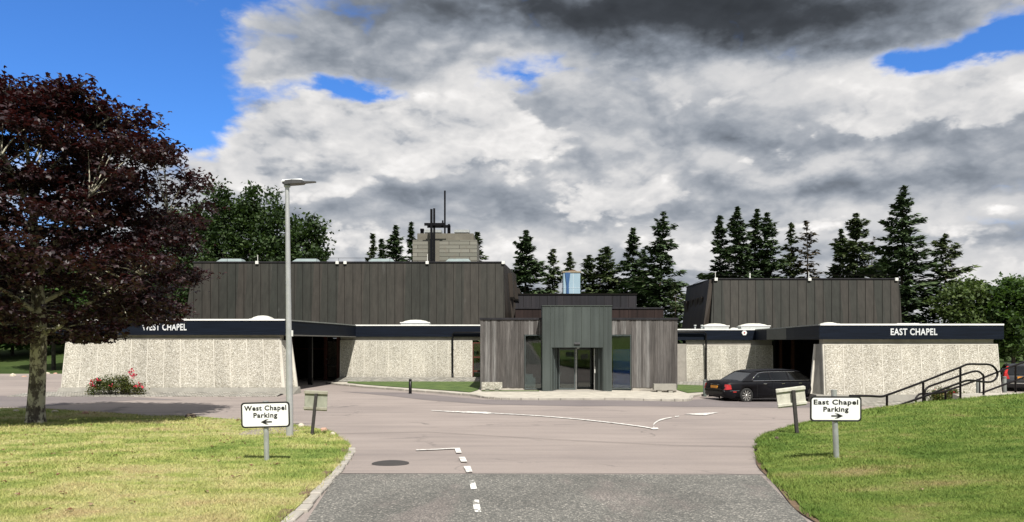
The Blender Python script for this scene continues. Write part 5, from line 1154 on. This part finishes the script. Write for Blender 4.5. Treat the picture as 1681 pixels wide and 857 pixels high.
# --- conifers
def conifer(px, top, half, Y, seed, label, mat='needle_dark', z_low=2.0, dens=1.0, sparse=0.0, shape=1.0, name='conifer_tree', grp='conifers behind the chapels', droop=.25, skirt=0.0, base=None):
    rr = random.Random(seed); rg = np.random.default_rng(seed)
    x0 = X(px, Y); z0 = G(x0, min(Y, 150)) - .1; H = Z(top, Y) - z0; Rm = half / F * Y * 1.13
    R = empty(name, (x0, Y, z0), 0, label, 'tree', grp)
    mb = MB(); lean = rr.uniform(-.02, .02) * H
    def axis(t): return Vector((x0 + lean * t * t + .08 * math.sin(t * 7 + seed), Y, z0 + H * t))
    mb.tube([axis(t / 8) for t in range(9)], [max(.012, (H * .013) * (1 - t / 8) + .01) for t in range(9)], 7)
    ctr = []; sz = []; brs = MB()
    z = H * .995; i = 0; lo = z_low
    while z > lo:
        t = (H - z) / max(H * .42, 1); prof = min(1, t) ** .78 * shape + (1 - shape) * min(1, t * 3) 
        nb = rr.randint(4, 6) if t < .12 else rr.randint(5, 8)
        a0 = rr.uniform(0, 6.28)
        for b_ in range(nb):
            if rr.random() < .10 + sparse: continue
            wob = 1 + .22 * math.sin(z * 1.9 + seed) * math.sin(a0 + 6.28 * b_ / nb + seed) + .20 * math.sin(z * (2.6 + seed % 5 * .5) + seed * 2)
            L = max(.12, Rm * prof * wob * rr.choice((.3, .55, .8, .95, 1.05, 1.25)) * rr.uniform(.9, 1.1)); a = a0 + 6.28 * b_ / nb + rr.uniform(-.25, .25)
            up = .45 * (1 - min(1, t * 2.0)) - droop * min(1, t * 1.3); p0 = axis(min(1, (z + rr.uniform(-.22, .22) * (t > .06)) / H)); d = Vector((math.cos(a), math.sin(a), up))
            pts = [p0 + d * (L * s) + Vector((0, 0, .20 * L * s * s * (1 if t > .2 else .3))) for s in (0, .35, .7, 1)]
            brs.tube(pts, [.012 + .010 * L, .010 + .006 * L, .012, .005], 3, caps=False)
            n = int((8 + L * 21) * dens); s = rg.uniform(.10, 1.0, n) ** .8
            if sparse > .25: s = rg.uniform(.25, 1.0, n)
            P_ = np.array([tuple(v) for v in pts]); seg = np.clip(s * 3, 0, 2.999); k = seg.astype(int); f = (seg - k)[:, None]; c = P_[k] * (1 - f) + P_[k + 1] * f
            side = np.array((-math.sin(a), math.cos(a), 0)); wd = (.30 * L * (1 - s * .75) + .05)
            c = c + side * (rg.uniform(-1, 1, n) * wd * 1.15)[:, None]; c[:, 2] -= rg.uniform(-.04, .16 + .16 * L, n) * (1 - .5 * s)
            ctr.append(np.concatenate([c, np.full((n, 1), a), (.10 + .035 * L) * np.ones((n, 1))], 1))
        z -= (.13 + .13 * min(1, t * 1.5)) * rr.uniform(.8, 1.25) * (1 + H / 40); i += 1
    mb.v += []; o = mb.build('trunk', 'bark_conifer', R)
    tag(brs.build('branches', 'bark_conifer', R), kind='stuff')
    A_ = np.concatenate(ctr); c = A_[:, :3]; a = A_[:, 3] + rg.uniform(-.9, .9, len(c)); L = A_[:, 4] * rg.uniform(.7, 1.5, len(c)) * 2.1
    d = np.stack([np.cos(a), np.sin(a), rg.uniform(-.55, .35, len(c))], 1); e = np.stack([-np.sin(a), np.cos(a), rg.uniform(-.5, .5, len(c))], 1)
    L = L[:, None]; q = np.stack([c - d * L * .5, c + e * L * .34, c + d * L, c - e * L * .34 + np.array((0, 0, -.1)) * L], 1)
    np_mesh('foliage', q, 4, mat, R); return R
con = [
 # px, top, half, Y, label, mat, extras
 (612, 384, 15, 74, 'small loose conifer, leftmost of those behind the west hall roof', 'needle_mid', dict(sparse=.1)),
 (628, 392, 14, 77, 'low dark conifer just right of the leftmost one behind the west hall', 'needle_dark', {}),
 (650, 370, 27, 72, 'broad dark conifer left of the concrete chimney block', 'needle_dark', dict(dens=1.2)),
 (680, 365, 14, 78, 'narrow conifer top peeping just left of the concrete chimney block', 'needle_dark', {}),
 (784, 381, 22, 76, 'conifer showing drooping branches right of the concrete chimney block', 'needle_mid', dict(sparse=.05)),
 (864, 378, 33, 72, 'dense dark conical spruce right of the west hall', 'needle_dark', dict(dens=1.3)),
 (905, 409, 24, 74, 'thin pale green conifer between the dense spruce and the blue tower', 'needle_mid', dict(sparse=.22)),
 (937, 414, 15, 80, 'small conifer tip directly above the blue tower', 'needle_mid', {}),
 (968, 419, 24, 76, 'bushy conifer just right of the blue tower', 'needle_mid', dict(shape=.6)),
 (1001, 405, 30, 75, 'broad rounded conifer behind the stepped timber block', 'needle_mid', dict(dens=1.2, shape=.6)),
 (1039, 374, 26, 73, 'dark conifer left of the tallest one by the gap', 'needle_dark', dict(sparse=.08)),
 (1057, 410, 22, 78, 'low dark conifer filling between two taller ones by the gap', 'needle_dark', {}),
 (1083, 347, 36, 70, 'tall open spruce at the gap between the timber block and east hall', 'needle_dark', dict(sparse=.12, droop=.12)),
 (1107, 464, 22, 62, 'short sparse young conifer left of the east hall', 'needle_mid', dict(sparse=.35)),
 (1179, 354, 25, 74, 'leftmost spruce of the group behind the east hall', 'needle_dark', dict(dens=1.2, sparse=.05)),
 (1216, 339, 27, 72, 'tallest and left of centre spruce of the group behind the east hall', 'needle_dark', dict(dens=1.3)),
 (1238, 343, 24, 75, 'spruce with a forked looking top in the middle of the east group', 'needle_dark', dict(dens=1.2)),
 (1263, 349, 28, 73, 'wide spruce on the right of the dense east group', 'needle_dark', dict(dens=1.3)),
 (1297, 366, 20, 74, 'slimmer spruce beside the bare brown one behind the east hall', 'needle_mid', dict(sparse=.1)),
 (1326, 362, 26, 73, 'half bare brownish spruce behind the east hall', 'needle_brown', dict(sparse=.38, dens=.55)),
 (1384, 376, 22, 76, 'left shoulder tree of the broad conifer behind the east hall', 'needle_mid', dict(shape=.7)),
 (1407, 350, 32, 72, 'broad olive conifer between the east group and the tallest spruce', 'needle_mid', dict(dens=1.3, shape=.75)),
 (1430, 388, 17, 75, 'sparse brown conifer just left of the tallest spruce', 'needle_brown', dict(sparse=.3, dens=.6)),
 (1456, 412, 22, 74, 'low dark conifer at the left foot of the tallest spruce', 'needle_dark', dict(shape=.6)),
 (1482, 304, 40, 66, 'tallest layered spruce at the right end of the east hall', 'needle_dark', dict(sparse=.10, droop=.10)),
 (1552, 384, 34, 66, 'ragged lopsided conifer right of the tallest spruce', 'needle_mid', dict(sparse=.28, droop=.15, shape=.8)),
]
for i, (px, top, half, Y, lab, mt, kw) in enumerate(con): conifer(px, top, half, Y, 40 + i, lab, mt, **kw)

# --- broadleaf trees
def broadleaf(px, top, half, Y, seed, label, mat='leaf_green', low=2.2, leaf=.22, n_cl=150, per=70, narrow=1.0, grp=None, bare=0.0, bark_='bark_dark', tall=.42, trunk=True):
    rr = random.Random(seed); rg = np.random.default_rng(seed); x0 = X(px, Y); z0 = G(x0, min(Y, 150)) - .1; H = Z(top, Y) - z0; Rm = half / F * Y
    R = empty('broadleaf_tree', (x0, Y, z0), 0, label, 'tree', grp); mb = MB()
    mb.tube([(x0, Y, z0 - .1), (x0 + .02 * H * rr.uniform(-1, 1), Y, z0 + H * .4), (x0, Y, z0 + H * .9)], [H * .022, H * .014, .03], 8)
    cz = z0 + low + (H - low) * tall; hz = z0 + H - cz; lz_ = cz - z0 - low * .8; cl = []
    lobes = [(rr.uniform(0, 6.28), rr.uniform(.15, .9), rr.uniform(.08, .22)) for _ in range(7)]
    t = 0
    while len(cl) < n_cl and t < 9000:
        t += 1; v = Vector((rr.gauss(0, 1), rr.gauss(0, 1), rr.gauss(0, 1))).normalized(); q = rr.uniform(.35, 1) ** .5
        az = math.atan2(v.y, v.x); k = 1 + .10 * math.sin(3 * az + seed) + .08 * math.sin(5 * az + v.z * 4 + seed) + .07 * math.sin(v.z * 9 + az * 2)
        zz = v.z * (hz if v.z > 0 else lz_); w = Rm * (1 if narrow == 1 else (1 - max(0, v.z) * .2))
        p = Vector((x0 + v.x * w * q * k, Y + v.y * w * q * k, cz + zz * q * (k if v.z < .8 else 1) * .97))
        if all((p - c).length > Rm * .14 for c in cl): cl.append(p)
    for c in cl[::2]:
        f = Vector((x0, Y, min(c.z - .2 * (c - Vector((x0, Y, c.z))).length - .3, z0 + H * .8))); f.z = max(f.z, z0 + low * .8); limb(mb, f, c, .02 + Rm * .008, .01, rr, .1, 3, 4)
    mb.build('trunk', bark_, R)
    pts = []
    for c in cl:
        if rr.random() < bare: continue
        k = int(per * rr.uniform(.5, 1.4)); s = Rm * .13 * rr.uniform(.7, 1.25); pts.append(np.array(c) + rg.normal(size=(k, 3)) * (s, s, s * .75 * narrow))
    pts = np.concatenate(pts); np_mesh('crown', leaf_quads(rg, pts, leaf, .3), 4, mat, R); return R
gw = 'dark trees in a row behind the west hall'
for i, (px, top, half, Y, lab) in enumerate([
    (505, 352, 44, 70, 'rightmost and lowest of the dark green trees behind the west hall'),
    (455, 325, 46, 72, 'dark green tree with the lamp column in front, behind the west hall'),
    (413, 312, 42, 74, 'dark green tree with a rounded top left of the lamp column'),
    (368, 302, 42, 73, 'tallest feathery dark green tree behind the west hall'),
    (325, 330, 46, 75, 'dark green tree half hidden by the right edge of the copper maple'),
    (268, 350, 50, 76, 'dark green tree seen through the copper maple crown')]):
    broadleaf(px, top - 12, half + 2, Y, 80 + i, lab, 'leaf_dark', low=2, leaf=.20, n_cl=190, per=75, narrow=1.5, grp=gw, tall=.35)
ge = 'round broadleaf trees on the right'
broadleaf(1589, 453, 48, 62, 95, 'round pale green tree showing its branches right of the east hall', 'leaf_light', low=1.5, leaf=.16, n_cl=200, per=38, grp=ge, tall=.5)
broadleaf(1664, 455, 46, 60, 96, 'round darker green tree at the right edge of the view', 'leaf_green', low=2.0, leaf=.17, n_cl=200, per=75, grp=ge, tall=.5)
broadleaf(1725, 470, 55, 66, 97, 'dark tree with its trunk behind the estate car', 'leaf_green', low=2.5, leaf=.2, n_cl=150, per=70, grp=ge, tall=.5)
gl = 'dark woodland edge trees on the far left'
for i, (px, top, half, Y, lab, lw) in enumerate([
    (-60, 470, 95, 78, 'leftmost broad dark tree of the far left wood', 1.5),
    (20, 455, 75, 84, 'dark tree left of the maple trunk in the far left wood', 1.0),
    (88, 440, 70, 68, 'dark tree whose slim trunk shows between maple trunk and west wall', 4.0),
    (150, 430, 80, 90, 'dark tree behind the left end of the west chapel roof', 1.5),
    (215, 400, 70, 88, 'dark tree behind the WEST CHAPEL lettering, under the maple crown', 1.5),
    (50, 475, 70, 100, 'farthest dark tree closing the gap beside the maple trunk', .5),
    (110, 480, 70, 98, 'farthest dark tree beside the left end of the west wall', .5)]):
    broadleaf(px, top, half, Y, 110 + i, lab, 'leaf_green', low=lw, leaf=.26, n_cl=170, per=70, grp=gl, tall=.45)
# distant wood closing the horizon, and the trees across the road behind the viewer
def wood(name, arc, h, mat, seed, count, leaf=.5):
    rg = np.random.default_rng(seed); rr = random.Random(seed); pts = []
    for i in range(count):
        t = rr.random(); a, b_ = arc; x = a[0] + (b_[0] - a[0]) * t + rr.uniform(-8, 8); y = a[1] + (b_[1] - a[1]) * t + rr.uniform(-8, 8); hh = h * rr.uniform(.6, 1.1); z = G(x, max(-60, min(y, 150)))
        k = 420; v = rg.normal(size=(k, 3)); v /= np.linalg.norm(v, axis=1, keepdims=True); v *= rg.uniform(.5, 1, (k, 1)); pts.append(v * (3.4, 3.4, hh / 2) + (x, y, z + hh / 2))
    o = np_mesh(name, leaf_quads(rg, np.concatenate(pts), leaf, .2), 4, mat); return tag(o, kind='stuff')
wood('far_woodland', ((-170, 125), (-20, 135)), 9, 'leaf_green', 5, 60)
wood('far_woodland', ((20, 120), (150, 100)), 8, 'leaf_green', 6, 60)
wood('woodland_behind_viewer', ((-60, -45), (70, -48)), 11, 'leaf_green', 7, 60)

# --- shrubs and flowers against the walls
def shrub(l, r_, top, base, Y, seed, label, flowers, name='flowering_shrub'):
    rr = random.Random(seed); rg = np.random.default_rng(seed); x0, x1 = X(l, Y), X(r_, Y); cx_ = (x0 + x1) / 2; z0 = G(cx_, Y); R = empty(name, (cx_, Y, z0), 0, label, 'shrub', 'flowering shrubs at the foot of the walls')
    w, h = (x1 - x0) / 2, Z(top, Y) - z0; mb = MB(); cl = []
    for _ in range(60):
        a = rr.uniform(0, 6.28); q = rr.uniform(.1, 1) ** .6; c = Vector((cx_ + w * q * math.cos(a) * .92, Y + .40 * q * math.sin(a), z0 + h * rr.uniform(.25, .95) * (1 - .55 * q * q))); cl.append(c)
        limb(mb, (cx_ + (c.x - cx_) * .5, Y + (c.y - Y) * .3, z0 - .03), c, .012, .005, rr, .02, 3, 4)
    mb.build('stems', 'bark_dark', R)
    pts = np.concatenate([np.array(c) + rg.normal(size=(70, 3)) * (.13, .11, .09) for c in cl]); pts = pts[pts[:, 2] > z0 + .02]
    np_mesh('foliage', leaf_quads(rg, pts, .045, .4), 4, 'leaf_shrub', R)
    pt = []
    for px, py, n, s in flowers: c = np.array((X(px, Y - .3), Y - .3, Z(py, Y - .3))); pt.append(c + rg.normal(size=(n, 3)) * s)
    if pt: tag(np_mesh('flowers', leaf_quads(rg, np.concatenate(pt), .05, .0, .8), 4, 'petal', R), kind='stuff')
shrub(143, 236, 615, 647, 35.25, 31, 'low green shrub with red roses against the west chapel wall', [(216, 611, 26, (.06, .06, .08)), (219, 617, 22, (.06, .06, .07)), (229, 633, 34, (.09, .08, .08)), (184, 633, 10, (.05, .06, .04)), (160, 624, 12, (.09, .08, .03)), (152, 634, 12, (.07, .08, .05)), (150, 628, 8, (.06, .06, .05))])
mb = MB()
shrub(1526, 1592, 635, 662, 33.2, 32, 'low olive and russet shrub behind the handrails at the east wall', [(1545, 640, 6, (.15, .1, .04)), (1565, 645, 5, (.15, .1, .04))])

# --- stones along the lawns
def stone(px, py, w, h, mat, label, zf, seed):
    x, y = on_lawn(px, py, zf); s = w * y / F / 2; rr = random.Random(seed); bm = bmesh.new(); bmesh.ops.create_icosphere(bm, subdivisions=2, radius=1)
    for v in bm.verts: v.co = Vector((v.co.x * s, v.co.y * s * .8, v.co.z * h * y / F * .62)) * rr.uniform(.82, 1.12)
    me = bpy.data.meshes.new('stone'); bm.to_mesh(me); bm.free(); me.materials.append(M[mat]); o = bpy.data.objects.new('stone', me); link(o, None, (x, y, zf(x, y) + h * y / F * .22)); o.rotation_euler = (0, 0, rr.uniform(0, 3)); tag(o, label, 'stone', 'stones set along the edges of the grass')
for i, a in enumerate([
    (313, 686, 21, 9, 'rock_brown', 'rounded dark brown boulder at the back edge of the left lawn', zl),
    (90, 677, 11, 5, 'rock_pale', 'pale stone just right of the maple trunk', zl), (140, 679, 11, 5, 'rock_pink', 'pinkish stone farther right of the maple trunk', zl), (27, 675, 11, 4, 'rock_pale', 'low pale stone left of the maple trunk', zl),
    (494, 701, 14, 8, 'rock_pale', 'cream stone between the lamp column and the greenish board', zl), (532, 708, 13, 8, 'rock_pink', 'brownish stone right of the greenish board', zl), (546, 714, 9, 6, 'rock_pale', 'small pale stone at the corner of the left lawn', zl),
    (1275, 721, 8, 6, 'rock_brown', 'small dark stone at the corner of the right lawn', zr)]): stone(*a[:6], a[6], i)
far_z = lambda x, y: G(x, y) - .02
for i, (px, py, w, h, mt, lab) in enumerate([(21, 618, 10, 6, 'rock_pale', 'white stone on the far verge left of the maple trunk'), (78, 614, 8, 4, 'rock_pale', 'white stone on the far verge right of the maple trunk'), (91, 613, 6, 3, 'rock_pink', 'brownish stone beside the slim dark tree trunk'), (40, 619, 8, 3, 'rock_pink', 'reddish flat stone on the far verge')]): stone(px, py, w, h, mt, lab, far_z, 20 + i)

# --- fallen maple leaves and mown grass
def litter():
    rg = np.random.default_rng(9); n = 260; x = rg.uniform(-13, -3.6, n); y = rg.uniform(7, 24, n); keep = [inside((a, b_), L_poly) for a, b_ in zip(x, y)]; x, y = x[keep], y[keep]
    c = np.stack([x, y, [zl(a, b_) + .03 for a, b_ in zip(x, y)]], 1); tag(np_mesh('fallen_leaves', maple_leaves(rg, c, .05, 4), 4, 'leaf_fallen'), kind='stuff')
    n = 26; x = rg.uniform(4.5, 16, n); y = rg.uniform(7, 20, n); keep = [inside((a, b_), R_poly) for a, b_ in zip(x, y)]; x, y = x[keep], y[keep]
    c = np.stack([x, y, [zr(a, b_) + .03 for a, b_ in zip(x, y)]], 1); tag(np_mesh('fallen_leaves', maple_leaves(rg, c, .035, 4), 4, 'leaf_fallen'), kind='stuff')
litter()
def turf(name, poly, zf, x0, x1, n, seed, y1=27):
    rg = np.random.default_rng(seed); t = rg.uniform(0, 1, n); y = 1 / (1 / 5.0 + (1 / y1 - 1 / 5.0) * t)      # denser near the road end
    px = rg.uniform(x0, x1, n); x = (px - CX) / F * y; P_ = np.array(poly); ins = np.zeros(n, bool)
    for i in range(len(P_)):
        a, b_ = P_[i], P_[i - 1]; c = ((a[1] > y) != (b_[1] > y)); 
        with np.errstate(divide='ignore', invalid='ignore'): c &= x < (b_[0] - a[0]) * (y - a[1]) / (b_[1] - a[1]) + a[0]
        ins ^= c
    x, y = x[ins], y[ins]; z = np.array([zf(a, b_) for a, b_ in zip(x, y)]); k = len(x); s = (y / 9) ** .8
    patch = .6 + .6 * (np.sin(x * 2.1 + np.sin(y * 1.7)) * np.sin(y * 1.3 + x * .6) > 0) * rg.uniform(0, 1, k)
    h = .030 * s * patch * rg.uniform(.5, 1.4, k); w = .0045 * s; a = rg.uniform(0, 6.28, k); l = rg.normal(size=(k, 2)) * (h * .8)[:, None]
    ca, sa = np.cos(a) * w, np.sin(a) * w
    q = np.stack([np.stack([x - ca, y - sa, z - .005], 1), np.stack([x + ca, y + sa, z - .005], 1), np.stack([x + l[:, 0], y + l[:, 1], z + h], 1)], 1)
    return tag(np_mesh(name, q, 3, 'blade'), kind='stuff')
def edge_tufts(path, zf, side, seed, n=9000):
    rg = np.random.default_rng(seed); P_ = np.array([p for p in path if 2 < p[1] < 30 and abs(p[0]) < 22]); k = rg.integers(0, len(P_) - 1, n); t = rg.uniform(0, 1, n)[:, None]
    q = P_[k] * (1 - t) + P_[k + 1] * t; d = P_[k + 1] - P_[k]; d /= np.linalg.norm(d, axis=1, keepdims=True); nn = np.stack([d[:, 1], -d[:, 0]], 1) * side
    clump = (np.sin(q[:, 1] * 6.3 + q[:, 0] * 3) + np.sin(q[:, 1] * 2.1) > -.4); q = q + nn * rg.uniform(-.06, .16, n)[:, None]; q = q[clump]; x, y = q[:, 0], q[:, 1]; m_ = len(x)
    z = np.array([zf(a, b_) for a, b_ in q]) - .02; h = rg.uniform(.03, .085, m_); a = rg.uniform(0, 6.28, m_); w = .006; l = rg.normal(size=(m_, 2)) * (h * .6)[:, None]
    v = np.stack([np.stack([x - np.cos(a) * w, y - np.sin(a) * w, z], 1), np.stack([x + np.cos(a) * w, y + np.sin(a) * w, z], 1), np.stack([x + l[:, 0], y + l[:, 1], z + h], 1)], 1)
    return tag(np_mesh('edge_grass', v, 3, 'blade'), kind='stuff')
edge_tufts(L_edge, zl, -1, 3); edge_tufts(R_edge, zr, 1, 4)
turf('grass', L_poly, zl, -60, 600, 260000, 1); turf('grass', R_poly, zr, 1220, 1760, 235000, 2, 29)
